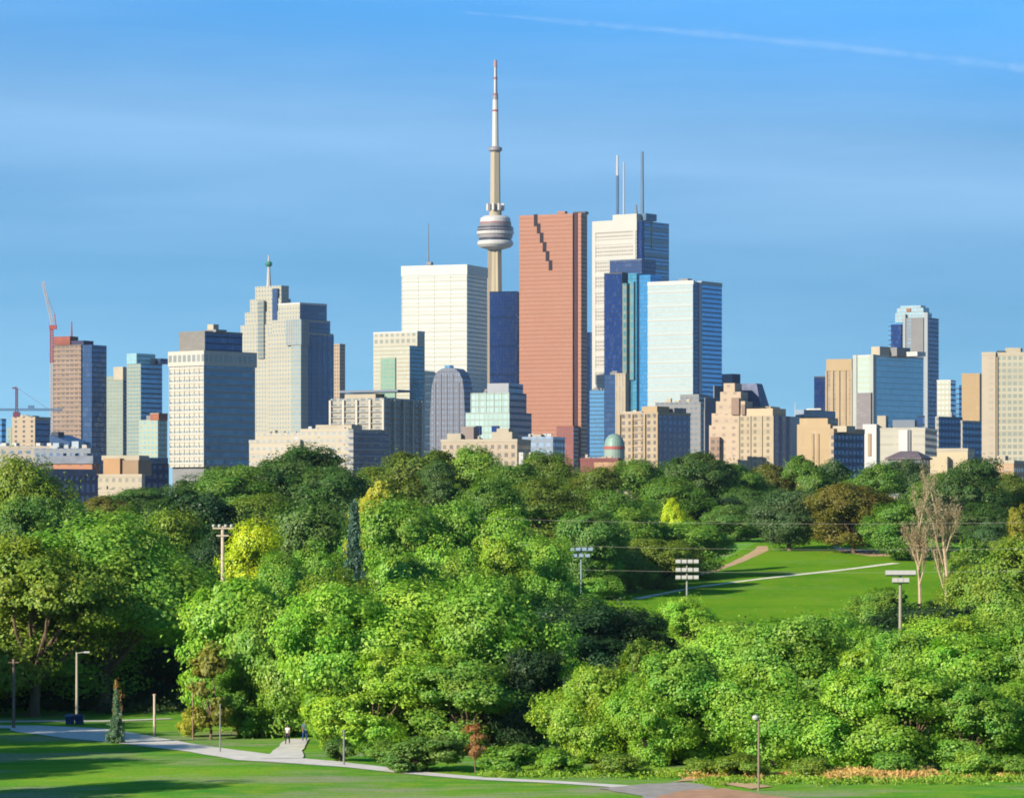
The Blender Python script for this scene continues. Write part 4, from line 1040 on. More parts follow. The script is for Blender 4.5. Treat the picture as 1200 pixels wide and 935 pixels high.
mb = MB(); mb.lathe([(p_(37),kz(266.1)),(p_(38),kz(262.8))], 32); mb.build('pod_ring', PODG, o)
mb = MB(); mb.lathe([(p_(37),kz(262.7)),(p_(37),kz(260.6))], 32); mb.build('red_ring', plain('pod_red', (.42,.22,.22), .5, 0, .1, .1), o)
mb = MB(); mb.lathe([(p_(36),kz(260.5)),(p_(35),kz(256)),(p_(28),kz(253.5))], 32); mb.build('pod_roof', PODW, o)
mb = MB(); mb.lathe([(p_(15),kz(253.6)),(p_(14.5),kz(247))], 16); mb.build('upper_shaft', CONC, o)
for k in range(8):
    a = k*PI/4+.2; mb = MB(); r = p_(18); mb.box(-1.8,1.8,-1.2,1.2,kz(247),kz(239)); q = mb.build('microwave_box', PODW, o); q.location = (math.cos(a)*r, math.sin(a)*r, 0); q.rotation_euler = (0,0,a)
mb = MB(); mb.lathe([(p_(12.6),kz(247.2)),(p_(11.5),kz(178))], 6, smooth=False); mb.build('upper_shaft', CONC, o)
mb = MB(); mb.lathe([(p_(12),kz(178.2)),(p_(16),kz(176.5)),(p_(16),kz(173.5)),(p_(10),kz(172))], 20); mb.build('upper_pod', PODG, o)
for (ya, yb_, wa, wb, mt) in ((172.2,131,8,7,PODW),(131,129,7.4,7.4,TRED),(129,117,6.8,6.4,PODW),(117,112,6.8,6.8,PODG),(112,110,6.2,6.2,TRED),(110,93,5.0,4.6,STEEL),(93,91,5.2,5.2,TRED),(91,79,4.2,3.8,STEEL),(79,71,4.8,4.0,plain('mast_pink', (.50,.30,.30),.6,0,.05,.1))):
    mb = MB(); mb.lathe([(p_(wa),kz(ya)),(p_(wb),kz(yb_+.05))], 10); mb.build('mast_section', mt, o)
# ---- dark navy tower behind
b = B('office_tower', 'plain navy glass tower between the white tower and the red granite tower', 3750, 606, 12)
m = b.blk('tower_shaft', 574, 606, 342, None, 611, mat=F_NAVYD); b.parapet(m, .6, .5, NAVY); b.bands(30, 1.4, .2, NAVY, m, 'louvre_bands', 26); b.fins(3.2, .3, .3, NAVY, m, 'mullions')
# ---- red granite tower
F_RED = facade('red_granite', (0.46,0.20,0.118), (0.33,0.15,0.10), 3.9, 2.4, .6, .5, .25, .15, .015, .06, spec=.4)
b = B('granite_tower', 'tall red granite tower with a stepped dark slot near its top', 3350, 671, 24)
m = b.blk('tower_shaft', 608.5, 671, 250.5, None, 676.2, mat=F_RED)
x0,x1,y0,y1,z0,z1,_ = m; RG = plain('red_granite_band', (0.47,0.205,0.122), .6, 0, .06, .05)
b.bands(3.9, 1.5, .05, RG, m, 'spandrel_bands', 1.0)
m2 = b.blk('flank', 671.6, 676.5, 249, None, d=y1-y0+8, y0=1.8, mat=plain('dark_red_glass', (0.10,0.035,0.04), .2, .3, .1, .02))
m3 = b.blk('flank', 677.2, 681, 249.5, None, d=y1-y0+4, y0=.8, mat=F_RED)
m4 = b.blk('flank', 681.4, 682.5, 249.5, None, xr=687.8, y0=3.4, mat=F_RED)
b.blk('roof_plant', 653, 662, 247.5, 250.6, d=6, y0=8, mat=RG); b.blk('roof_plant', 671.5, 686, 247.8, 250.6, d=8, y0=10, mat=DARK)
BL = plain('slot_shade', (0.03,0.012,0.02), .2, .2, .1, .1)
for i in range(6):  # dark proud panels stand in for a recess, its shade painted
    xa = 625.6+i*3.45; ya = 251.2+i*10.8
    b.blk('slot_shade_panel', xa, xa+4.2, ya, ya+11.6 if i else ya+14, d=.4, y0=-.30-.02*i, mat=BL)
m = b.blk('podium', 652, 672, 500, None, d=14, y0=-14, mat=facade('red_podium', (0.36,0.12,0.09), (0.16,0.07,0.07), 4, 3, .6, .5, .3)); b.parapet(m, .8)
b = B('office_tower', 'navy sliver of a tower behind the red granite tower, beside the white antenna tower', 3900, 692, 16)
m = b.blk('tower_shaft', 676, 691.5, 390, None, 694, mat=F_NAVYD); b.parapet(m, .6, .5, NAVY)
# ---- white tower with masts
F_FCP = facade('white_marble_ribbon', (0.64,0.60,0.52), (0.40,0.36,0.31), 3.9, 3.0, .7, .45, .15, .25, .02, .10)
F_FCB = facade('blue_shade_ribbon', (0.22,0.36,0.48), (0.10,0.24,0.38), 3.9, 3.0, .9, .55, .5, .12, .02, .12)  # blue shade of the white tower's unlit side, put into the colour
b = B('office_tower', 'tallest white tower with three roof masts and a blue shaded side', 3700, 746, 36)
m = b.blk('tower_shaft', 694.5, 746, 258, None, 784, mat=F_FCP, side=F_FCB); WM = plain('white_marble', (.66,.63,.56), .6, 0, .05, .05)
x0,x1,y0,y1,z0,z1,_ = m
mb = MB(); mb.box(x0-.4,x1+.4,y0-.4,y0+3,z1-11,z1+1); mb.build('top_band', WM, b.root)
mb = MB(); mb.box(x0-.4,x0+4,y0-.5,y0+2,z0,z1-11); mb.build('corner_pier', WM, b.root)
mb = MB(); mb.box(x1-4.2,x1-1.2,y0-.5,y0+2,z0,z1-11); mb.build('corner_pier', WM, b.root)
mb = MB()
k = 0
while k < 12:
    z = z1-24-k*16.5; mb.box(x0+4,x1-4.2,y0-.3,y0+1,z,z+4.6); k += 1
mb.build('spandrel_bands', WM, b.root)
b.blk('corner_slot', 747.2, 752, 259, None, d=5, y0=2.0, mat=F_NAVYD)
mb = MB()
for i in range(22): mb.box(x1-1,x1+.3,y0+13,y1-1,z1-10-i*13,z1-8-i*13+2.2)
mb.build('side_bands', plain('shade_band', (.24,.36,.44), .4, .3, .1, .05), b.root)  # band colour darkened and blued to paint the shaded side
mb = MB(); mb.box(x1-1,x1+.5,y0+8.5,y0+11,z0,z1); mb.box(x1-1,x1+.6,y0+27,y0+29,z1-28,z1+2); mb.build('side_pier', plain('grey_pier', (.45,.44,.42),.6,0,.05,.05), b.root)
b.blk('penthouse', 718, 746, 250.5, 258.2, d=30, y0=5, mat=WM); b.blk('penthouse', 744, 757, 250, 258.2, d=20, y0=14, mat=plain('blue_plant', (.10,.20,.32),.4,.3,.1,.1))
b.mast(723.5, 182, 206, 1.3, 16, 'antenna', PODW, 6, 1.0); b.mast(723.5, 206, 251, 1.5, 16, 'antenna', plain('mast_bluegrey', (.14,.24,.38),.5,.2,.1,.1), 6, 1.5)
b.mast(731, 190, 251, 1.1, 20, 'antenna', plain('mast_pale', (.62,.66,.72),.5,.2,.05,.1), 6, .8); b.mast(752.5, 178, 251, 1.9, 24, 'antenna', plain('mast_bluegrey2', (.20,.32,.46),.5,.2,.1,.1), 6, 1.5)
b.mast(745.5, 240, 251, 1.6, 20, 'antenna_base', GREY)
b = B('office_block', 'blue glass block at the foot of the tallest white tower', 3300, 710, 20)
m = b.blk('tower_block', 691, 710, 458, None, 714, mat=F_BLUEG); b.parapet(m, .6)
# ---- dark glass tower in front of it
b = B('glass_tower', 'dark navy glass tower with a stepped top and teal side', 3250, 729, 34)
m = b.blk('tower_shaft', 708, 729, 320, None, 736, mat=F_NAVYD, side=F_NAVYG); b.parapet(m, .6, .5, DARK)
m = b.blk('upper_block', 714.5, 752, 304, None, d=24, y0=12, mat=facade('slate_navy', (0.03,0.05,0.12), (0.03,0.055,0.14), 3.8, 1.8, .85, .8, .4)); b.parapet(m, .6, .5, plain('slate_edge', (.14,.16,.22),.5,.2,.1,.1))
m = b.blk('side_block', 736, 746, 320, None, d=26, y0=4.5, mat=facade('teal_glass', (0.07,0.20,0.25), (0.05,0.24,0.36), 3.8, 2.4, .85, .8, .55, .12))
m = b.blk('side_block', 746.5, 762, 322, None, d=20, y0=7.5, mat=facade('blue_teal_glass', (0.05,0.18,0.30), (0.05,0.22,0.42), 3.8, 2.4, .9, .85, .6, .12))
b.blk('ladder_strip', 729.4, 734.2, 332, None, d=5, y0=-.8, mat=facade('pale_green_strip', (0.26,0.32,0.28), (0.06,0.15,0.17), 7.6, 5, .55, .6, .3))
b.blk('ladder_strip', 738, 742.5, 330, 445, d=3, y0=2.4, mat=facade('pale_green_strip2', (0.20,0.33,0.33), (0.06,0.20,0.24), 7.6, 5, .55, .6, .3))
b = B('office_tower', 'slim tan tower at the foot of the dark navy glass tower', 2500, 733, 30)
m = b.blk('tower_shaft', 721, 733, 438.5, None, 736.5, mat=facade('tan_stripe', (0.55,0.46,0.32), (0.30,0.25,0.18), 3.4, 2.4, .4, 1.0, 0, .5)); b.parapet(m, .8)
b = B('office_block', 'navy block behind the slim tan tower', 2750, 716, 16)
m = b.blk('tower_block', 708.5, 722, 440, None, d=20, mat=F_NAVYG); b.parapet(m, .6)
# ---- pale glass tower
b = B('glass_tower', 'pale greenish white glass tower with a bright blue shaded side', 3050, 812, 33)
F_PALE = facade('pale_glass', (0.56,0.61,0.58), (0.32,0.38,0.37), 4.0, 1.6, .9, .6, .35, .16, .01, .05)
F_PALS = facade('bright_blue_glass', (0.13,0.32,0.50), (0.10,0.30,0.53), 4.0, 1.6, .92, .62, .6, .12, .015, .10)  # pale tower's unlit face: shade and sky blue painted into the glass
m = b.blk('tower_shaft', 759, 812, 333, None, 846, mat=F_PALE, side=F_PALS)
x0,x1,y0,y1,z0,z1,_ = m
b.bands(12, 1.3, .2, plain('pale_band', (.60,.64,.61),.4,0,.04,.05), (x0,x1-.5,y0,y1-.5,z0,z1,_), 'spandrel_bands', 5)
b.blk('screen_wall', 758.6, 812.6, 328.5, 333.1, d=3, y0=-.3, mat=WHITE); b.blk('roof_plant', 795, 806, 326.5, 329, d=8, y0=8, mat=GREY)
mb = MB(); mb.box(x1-2,x1+.5,y0+1.5,y0+9,z0,z1+2); mb.build('corner_slot', F_NAVYG, b.root)
mb = MB(); mb.box(x1-2,x1+1.0,y0+9.2,y0+14,z0,z1+2); mb.build('corner_pier', plain('pale_pier', (.50,.54,.54),.5,.1,.05,.05), b.root)
mb = MB(); mb.box(x1-4,x1+.4,y0+14.2,y1,z1,z1+3.4); mb.build('screen_wall', plain('blue_grey_screen', (.40,.44,.46),.5,.1,.05,.05), b.root)
# ---- in front: slate and tan blocks
b = B('office_block', 'grey step-topped block below the pale greenish glass tower', 2200, 808, 26)
F_SL = facade('slate_flats', (0.33,0.33,0.33), (0.14,0.16,0.18), 3.2, 3.2, .6, .45, .2)
m = b.blk('tower_block', 768, 821, 472, None, d=24, y0=2, mat=F_SL); b.parapet(m, .6); b.blk('upper_block', 797, 819, 462, 472.2, d=16, y0=5, mat=F_SL)
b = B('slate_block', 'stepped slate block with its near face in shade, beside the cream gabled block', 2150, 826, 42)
m = b.blk('tower_block', 825, 826, 480, None, 858, mat=F_SL, side=plain('slate_shade_wall', (.20,.22,.27), .7, 0, .1, .05)); m = b.blk('upper_block', 825.5, 826.2, 466, 480.2, xr=850, y0=1, mat=F_SL, side=plain('slate_shade_wall', (.2,.22,.27))); m = b.blk('upper_block', 836, 837, 452, 466.2, xr=849, y0=14, mat=F_SL, side=plain('slate_shade_wall', (.2,.22,.27)))  # side colour darkened to paint the block's shadow side
b.blk('roof_plant', 846, 858, 438, 480, d=8, y0=24, mat=NAVY)
b = B('apartment_block', 'tan balcony block of flats with a blue shaded end', 1600, 771, 40)
F_TAN = facade('tan_flats', (0.54,0.43,0.30), (0.22,0.19,0.17), 3.0, 3.6, .5, .55, .15, .2, .03, .15)
m = b.blk('slab_block', 727, 771, 485, None, 809, mat=F_TAN, side=facade('blue_shade_flats', (0.30,0.36,0.46), (0.09,0.14,0.24), 3.0, 3.6, .45, .6, .3)); b.parapet(m, .8)  # blue shade of the end wall is painted in
b.bands(3.0, .45, .5, plain('tan_slab', (.55,.45,.32),.8,0,.1,.1), (m[0]+8,m[1]-9,m[2],m[3]-8,m[4],m[5],m[6]), 'balcony_slabs', 2); b.fins(7.5, 1.0, .9, TAN, m, 'party_walls', True, False)
b.blk('penthouse', 752, 770, 476, 485.2, d=9, y0=3, mat=TAN); b.blk('penthouse', 770, 790, 478, 485.2, d=9, y0=14, mat=GREY)
m = b.blk('side_wing', 730, 752, 482, 485.3, d=5, y0=2, mat=CREAM)
# ---- cream gabled block
b = B('gabled_block', 'cream block with a stepped gable and a small blue roof behind', 1750, 866, 20)
F_CG = facade('cream_gable', (0.70,0.54,0.38), (0.42,0.30,0.22), 3.4, 5.0, .35, .4, .1, .3, .02, .08)
for i, (xl, xr_, yt, yb_) in enumerate(((831,880,498,None),(834,878,484,498.1),(839,873,470,484.1),(844,868,459,470.1),(848,861,449,459.1))):
    b.blk('stepped_wall', xl, xr_, yt, yb_, d=14-i*.4, y0=i*.15, mat=F_CG, roof=CREAM)
b.blk('entrance_bay', 832, 843, 512, None, d=3, y0=-2.6, mat=facade('brown_bay', (0.42,0.28,0.20), (0.25,0.17,0.13), 3.4, 3, .6, .5, .1))
b.blk('window_bay', 857, 866, 466, 486, d=2, y0=-.8, mat=plain('brown_pier', (.40,.27,.20),.8,0,.1,.1)); b.blk('window_bay', 869, 873, 474, 486, d=2, y0=-.8, mat=plain('brown_pier', (.4,.27,.2)))
mb = MB(); xa, xb = b.X(860,16), b.X(892,16); xt0, xt1 = b.X(861,16), b.X(884,16); z0, z1 = b.Z(482,0,16), b.Z(449,0,16)
mb.face([(xa,16,z0),(xb,16,z0),(xt1,20,z1),(xt0,20,z1)]); mb.face([(xb,16,z0),(xb,34,z0),(xt1,30,z1),(xt1,20,z1)]); mb.face([(xt0,20,z1),(xt1,20,z1),(xt1,30,z1),(xt0,30,z1)]); mb.face([(xa,34,z0),(xa,16,z0),(xt0,20,z1),(xt0,30,z1)]); mb.face([(xb,34,z0),(xa,34,z0),(xt0,30,z1),(xt1,30,z1)])
mb.build('mansard_roof', plain('blue_slate_roof', (.14,.17,.28), .6, .1, .35, .25), b.root)
b.blk('rear_wing', 860, 903, 476, None, d=17, y0=16.5, mat=F_CG)
b = B('apartment_block', 'tan block of flats with a cream top floor and navy shaded end', 1650, 906, 33)
m = b.blk('slab_block', 866, 906, 487, None, 927, mat=facade('khaki_flats', (0.58,0.48,0.32), (0.32,0.26,0.19), 3.0, 3.4, .45, .55, .1, .25, .03, .12), side=facade('navy_shade_flats', (0.20,0.26,0.34), (0.06,0.11,0.22), 3.0, 7, .5, .9, .3)); b.blk('top_floor', 875, 905.5, 478.5, 487.1, xr=921, y0=1, mat=plain('top_cream', (.72,.56,.36),.8,0,.06,.1)); b.fins(6, .9, .5, plain('khaki_pier', (.57,.47,.32),.8,0,.1,.1), m, 'piers', True, False)  # navy tone of the end is painted shade
# ---- sandy hall group
b = B('hall', 'sandy windowless hall with a stepped flat gable', 1500, 973, 18)
SAND = facade('sandy_wall', (0.66,0.48,0.27), (0.58,0.41,0.22), 9, 5, .3, .7, 0, .7, .0, .08)
m = b.blk('hall_block', 934, 973, 497, None, 979, mat=SAND); b.blk('gable_step', 937, 970, 490, 497.1, d=8, y0=.4, mat=SAND)
b.blk('entrance_strip', 951, 953.5, 508, None, d=.6, y0=-.4, mat=TAN); b.blk('entrance_strip', 957, 959.5, 508, None, d=.6, y0=-.4, mat=TAN)
b = B('office_block', 'white sided low block with a blue grey roof behind the sandy hall', 1800, 938, 30)
m = b.blk('office_wing', 926, 938, 488, None, 982, mat=WHITE, side=F_APT); b.blk('roof_canopy', 932, 942, 480, 488.1, xr=979, y0=1, mat=plain('slate_blue2', (.26,.34,.44),.45,.2,.1,.1)); b.blk('skylight', 945, 962, 478.5, 480.2, d=5, y0=4, mat=WHITE); b.mast(932, 471, 489, .35, 3, 'antenna', PALE)
b = B('navy_block', 'navy shaded block with a tan roof edge, between the sandy hall and the white block', 1480, 977, 42)
m = b.blk('slab_block', 972, 977, 506, None, 1013, mat=F_TAN, side=facade('navy_grid', (0.13,0.19,0.28), (0.08,0.13,0.22), 3.2, 2.6, .6, .5, .3)); b.parapet(m, 1.4, .5, TAN)  # navy side carries the shade in its colour
b.plant(976, 992, 499, 506, 2, 6, CREAM)
b = B('glass_tower', 'navy sliver of glass tower beside the tan concrete tower', 3300, 968, 20)
m = b.blk('tower_shaft', 954, 968, 441.5, None, 971, mat=F_NAVYD); b.parapet(m, .6, .5, DARK)
b = B('office_tower', 'tan concrete tower with dark vertical strips beside the greenish glass block', 2700, 996, 25)
m = b.blk('tower_shaft', 968.5, 998, 434, None, 1003, mat=facade('tan_strips', (0.58,0.43,0.25), (0.30,0.22,0.15), 3.6, 4.2, .45, .85, .1, .3, .02, .08)); b.blk('top_band', 968.2, 998.3, 420.5, 434.2, xr=1003.4, y0=-.4, mat=plain('tan_band', (.58,.42,.23),.8,0,.06,.05)); b.fins(5.0, 1.3, .8, TAN, m, 'piers')
# ---- greenish glass block
b = B('glass_block', 'broad glass block, pale green on one face and blue grey on the other', 2500, 1023, 42)
F_PG = facade('pale_green_glass', (0.56,0.63,0.50), (0.36,0.42,0.35), 4, 2, .9, .6, .3, .2, .01, .05)
F_BG = facade('blue_grey_glass', (0.34,0.48,0.54), (0.22,0.36,0.44), 4, 2, .97, .92, .45, .14, .012, .07)  # unlit face of the same block, its blue grey shade painted in
m = b.blk('tower_block', 1000.5, 1023, 417, None, 1082, mat=F_PG, side=F_BG); b.parapet(m, .8, .5, WHITE)
x0,x1,y0,y1,z0,z1,_ = m
mb = MB(); mb.box(x1-2.5,x1+.7,y0-.7,y0+3,z0,z1+1); mb.build('corner_pier', plain('pale_grey_pier', (.52,.56,.50),.5,.05,.05,.05), b.root)
mb = MB(); mb.box(x0-.3,x0+3,y0-.8,y0+2,z0,z1+1); mb.build('corner_pier', plain('pale_grey_pier', (.52,.56,.5)), b.root)
b.blk('podium', 1003.5, 1020.5, 460, None, d=3, y0=-2.5, mat=facade('grey_louvre2', (0.30,0.27,0.27), (0.24,0.21,0.21), 2, 3, .8, .5, 0, .6))  # grey block stands in for the shadow low on this face
b.blk('roof_plant', 1021, 1031, 406, 417.2, d=14, y0=8, mat=CREAM); b.blk('roof_plant', 1031.5, 1051, 407, 417.2, d=16, y0=20, mat=GREY); b.blk('roof_plant', 1052, 1075, 412, 417.2, d=10, y0=30, mat=WHITE)
# ---- tall condominium
b = B('condominium_tower', 'tall condominium with a curved stepped glass crown and a dark blue side', 2950, 1086, 30)
F_CT = facade('condo_grey', (0.32,0.33,0.33), (0.13,0.18,0.24), 3.1, 4, .6, .6, .25, .2, .03, .08)
m = b.blk('tower_shaft', 1058, 1086, 372, None, 1100, mat=F_CT, side=F_NAVYG); b.bands(3.1, .3, .25, plain('condo_slab', (.33,.35,.36),.7,0,.06,.05), m, 'floor_slabs')
m = b.blk('glass_wing', 1041, 1057.6, 377, None, d=22, y0=3, mat=F_BLUEG, side=F_NAVYG)
b.blk('dark_window_bay', 1044, 1056, 380, 412, d=2, y0=1.6, mat=F_NAVYD)
b.blk('grey_bay', 1068, 1082, 372, 414, d=2, y0=-1.2, mat=plain('warm_grey', (.27,.26,.26),.7,0,.1,.05)); b.blk('pale_pier', 1083, 1087, 366, None, d=2, y0=-.8, mat=plain('pale_pier2', (.36,.40,.42),.5,.05,.05,.05)); b.blk('pale_pier', 1058.2, 1061, 368, None, d=2, y0=-.8, mat=plain('pale_pier2', (.36,.40,.42)))
for i, (xl, xr_, yt, yb_) in enumerate(((1049,1084,366,377.1),(1051,1082,360.5,366.1),(1055,1079,357.8,360.6))):
    b.blk('crown_tier', xl, xr_, yt, yb_, d=14-i*2, y0=2+i*1.4, mat=facade('crown_glass', (0.42,0.50,0.50), (0.24,0.36,0.42), 3.2, 3, .7, .6, .35))
b.blk('crown_vent', 1062, 1067, 361.5, 365, d=1, y0=2.5, mat=plain('crown_rust', (.40,.16,.07),.7,0,.1,.1))
# ---- white low block group
b = B('white_block', 'bright white block with a long cream wing under the greenish glass block', 1600, 1030, 14)
WB = plain('bright_white', (.80,.79,.76), .6, 0, .04, .1)
m = b.blk('white_wing', 1011, 1027, 497, None, d=14, y0=-2, mat=WB); b.blk('window_strip', 1017, 1020.5, 508, 534, d=.5, y0=-2.4, mat=TAN)
F_WL = facade('cream_rows', (0.68,0.64,0.52), (0.56,0.52,0.42), 3.6, 8, .9, .3, 0, .4, .02, .06)
m = b.blk('cream_wing', 1027.4, 1084, 503, None, xr=1098, mat=F_WL, side=F_APT); b.parapet(m, .8)
b.blk('white_panel', 1053, 1063.5, 503.5, None, d=.8, y0=-.9, mat=WB); b.blk('dark_joint', 1064.5, 1067, 503.5, None, d=.6, y0=-.6, mat=GREY)
b.blk('roof_plant', 1028, 1038, 487, 503.1, d=8, y0=4, mat=CREAM); b.blk('roof_plant', 1046, 1072, 492, 503.1, d=8, y0=6, mat=plain('slate_plant', (.26,.30,.36),.6,.1,.1,.1)); b.blk('roof_plant', 1075, 1082, 487, 503.1, d=5, y0=6, mat=F_NAVYG)
b = B('low_house', 'low grey roofed house before the bright white block', 1350, 1078, 22)
m = b.blk('house_wall', 1040, 1078, 538, None, 1090, mat=F_APT); 
mb = MB(); x0,x1,y0,y1,z0,z1,_ = m; mb.prism([(x0-.8,y0-.8),(x1+.8,y0-.8),(x1+.8,y1+.8),(x0-.8,y1+.8)], z1, z1+.5); zt = z1+3.2
mb.face([(x0-.8,y0-.8,z1+.5),(x1+.8,y0-.8,z1+.5),(x1-3,(y0+y1)/2,zt),(x0+3,(y0+y1)/2,zt)]); mb.face([(x1+.8,y1+.8,z1+.5),(x0-.8,y1+.8,z1+.5),(x0+3,(y0+y1)/2,zt),(x1-3,(y0+y1)/2,zt)]); mb.face([(x1+.8,y0-.8,z1+.5),(x1+.8,y1+.8,z1+.5),(x1-3,(y0+y1)/2,zt)]); mb.face([(x0-.8,y1+.8,z1+.5),(x0-.8,y0-.8,z1+.5),(x0+3,(y0+y1)/2,zt)])
mb.build('roof', plain('maroon_grey_roof', (.22,.17,.19),.8,0,.2,.3), b.root)
b = B('low_house', 'low cream house with a flat roof before the navy blocks', 1380, 1134, 20)
m = b.blk('house_wall', 1098, 1134, 527, None, 1142, mat=facade('cream_house', (0.72,0.60,0.38), (0.62,0.50,0.32), 4, 6, .4, .4, 0, .4)); b.parapet(m, .6, .4, CREAM); m = b.blk('side_wing', 1084, 1110, 535, None, d=12, y0=-3, mat=facade('cream_house', (.72,.6,.38)))
b = B('office_tower', 'slim white tower beside the tall condominium', 2600, 1114, 22)
m = b.blk('tower_shaft', 1098, 1114, 446, None, 1120, mat=facade('white_slim', (0.62,0.62,0.50), (0.50,0.50,0.40), 3.8, 3, .6, .5, .2), side=F_BLUEG); b.parapet(m, .6, .5, WHITE)
b = B('glass_tower', 'slim blue glass tower between the slim white and the orange tan towers', 2700, 1124, 30)
m = b.blk('tower_shaft', 1112, 1124, 452, None, 1127, mat=F_BLUEG); b.parapet(m, .6)
b = B('office_tower', 'plain orange tan tower beside the cream apartment tower', 2300, 1148, 14)
m = b.blk('tower_shaft', 1127, 1148, 438.5, None, 1152, mat=facade('orange_tan', (0.60,0.42,0.22), (0.55,0.38,0.19), 3.6, 4, .3, .5, 0, .7, .0, .05)); b.parapet(m, .6)
b = B('navy_block', 'blue shaded block below the plain orange tan tower', 1900, 1100, 42)
m = b.blk('slab_block', 1096, 1100, 488, None, 1128, mat=F_APT, side=facade('blue_shaded_wall', (0.13,0.24,0.36), (0.08,0.15,0.28), 3.4, 3, .6, .5, .3)); b.blk('brick_pier', 1107, 1112, 494, None, d=3, y0=14, mat=plain('brick_orange', (.42,.20,.11),.9,0,.1,.1))  # blue of the shaded side is painted into the wall
b = B('navy_block', 'steel blue shaded block standing before the cream apartment tower', 1850, 1128, 42)
m = b.blk('slab_block', 1126, 1128, 494, None, 1152, mat=F_APT, side=facade('steel_blue_wall', (0.15,0.26,0.38), (0.12,0.20,0.32), 3.4, 3, .6, .5, .3)); b.parapet(m, .6)  # steel blue here is shade put into the side wall colour
b = B('apartment_tower', 'cream apartment tower at the picture edge with a blotchy window wall', 1700, 1214, 14)
m = b.blk('tower_shaft', 1167, 1214, 415, None, d=24, mat=facade('cream_window_wall', (0.62,0.57,0.42), (0.40,0.42,0.34), 3.0, 2.6, .7, .6, .12, .25, .03, .16)); b.parapet(m, 1.0, .5, CREAM)
m = b.blk('stair_flank', 1150.5, 1166.6, 415, None, d=22, y0=-1.2, mat=facade('cream_flank', (0.66,0.56,0.42), (0.60,0.50,0.38), 3.0, 9, .25, .5, .1, .3, .02, .05)); b.parapet(m, 1.0, .5, CREAM)
b.blk('joint_strip', 1166.7, 1169, 418, None, d=3, y0=-.7, mat=TAN)
b.blk('penthouse', 1178, 1196, 407.5, 415.2, d=9, y0=8, mat=CREAM); b.blk('penthouse', 1168, 1177, 411, 415.2, d=6, y0=6, mat=DARK)
b = B('low_house', 'low orange tinted house at the foot of the cream apartment tower', 1250, 1188, 20)
m = b.blk('house_wall', 1160, 1188, 541, None, 1205, mat=facade('orange_house', (0.66,0.44,0.26), (0.40,0.30,0.22), 3.2, 4, .4, .4)); b.parapet(m, .5, .4, CREAM); b.blk('roof_plant', 1168, 1178, 534, 541.1, d=5, y0=2, mat=CREAM)
# ---- centre low group
b = B('arched_tower', 'slate tower with a rounded arched top below the plain white tower', 2400, 530, 26)
F_ARCH = facade('slate_arch', (0.20,0.21,0.25), (0.15,0.17,0.22), 3.6, 2.0, .5, .6, .3, .2, .02, .06)
pts = [(504,None),(504,486),(506,455),(508.5,444),(513,435.5),(520,431.5),(529,430.5),(538,432),(544,437),(548,445),(550,458),(551,486),(551,None)]
pts = [(504+(p-504)*.86, y) for p, y in pts]
L = [(b.X(p, 0), b.gz if y is None else b.Z(y)) for p, y in pts]; dp = 13.0; mb = MB()
mb.face([(x,0,z) for x, z in reversed(L)][::-1] if False else [(x,0,z) for x, z in L][::-1], [(x, z) for x, z in L][::-1])
mb.face([(x,dp,z) for x, z in L], [(x, z) for x, z in L])
for i in range(len(L)-1):
    (xa, za), (xb, zb) = L[i], L[i+1]
    mb.face([(xa,0,za),(xb,0,zb),(xb,dp,zb),(xa,dp,za)], [(0,za),(0,zb),(dp,zb),(dp,za)])
mb.build('tower_shaft', F_ARCH, b.root)
mb = MB()
for px in (510, 516.5, 523.5, 530.5, 537.5): x = b.X(px); mb.box(x-.35, x+.35, -.5, .05, b.gz, b.Z(448 if px in (510,537.5) else 438))
mb.build('piers', plain('slate_pier', (.24,.25,.30),.6,.1,.06,.05), b.root); b.blk('roof_plant', 521, 527, 428, 432, d=6, y0=4, mat=F_BLUEG)
b = B('glass_block', 'pale green glass block with stepped shoulders and a grey sloping side', 2100, 597, 24)
F_PGB = facade('mint_glass', (0.44,0.54,0.48), (0.28,0.37,0.34), 3.8, 3.0, .8, .7, .3, .2, .02, .06)
m = b.blk('tower_block', 545.5, 597, 483, None, 623, mat=F_PGB, side=facade('slate_side', (0.18,0.22,0.30), (0.10,0.15,0.24), 3.8, 3, .7, .6, .3)); S_SIDE = facade('slate_side', (.18,.22,.30))
m = b.blk('tower_block', 552, 596.6, 460, 483.2, xr=617, y0=.6, mat=F_PGB, side=S_SIDE); b.fins(5, .3, .3, plain('mint_mullion', (.55,.66,.58),.5,0,.05,.05), m, 'mullions', True, False)
m = b.blk('roof_block', 571, 596, 449, 460.2, xr=613, y0=2, mat=plain('grey_lilac', (.42,.44,.48),.6,0,.08,.05), side=S_SIDE)
b.blk('window_bay', 557, 563, 499, 509, d=1.5, y0=-1, mat=F_NAVYD); b.blk('window_bay', 576, 584, 499, 509, d=1.5, y0=-1, mat=F_NAVYD)
b = B('low_office', 'low cream stone office with a raised centre, below the pale green glass block', 1500, 606, 16)
m = b.blk('office_wing', 517, 606, 516, None, 622, mat=facade('cream_stone_low', (0.62,0.50,0.36), (0.28,0.24,0.20), 3.4, 3, .5, .5, .1)); b.parapet(m, .6, .4, CREAM)
m = b.blk('raised_centre', 576, 600, 506, 516.1, d=10, y0=.5, mat=CREAM); b.blk('raised_centre', 582, 596, 502, 506.1, d=7, y0=1.5, mat=CREAM); b.blk('roof_plant', 524, 540, 508, 516.1, d=8, y0=2, mat=CREAM); b.blk('lift_tower', 541, 555, 500, 516.1, d=8, y0=4, mat=plain('brown_grey', (.40,.32,.28),.8,0,.1,.1))
b.blk('entrance_pier', 608, 613, 530, None, d=3, y0=-3, mat=WHITE); b.blk('entrance_pier', 620, 622, 530, None, d=3, y0=-3, mat=WHITE)
b = B('low_office', 'low grey blue hall at the foot of the red granite tower', 1800, 648, 20)
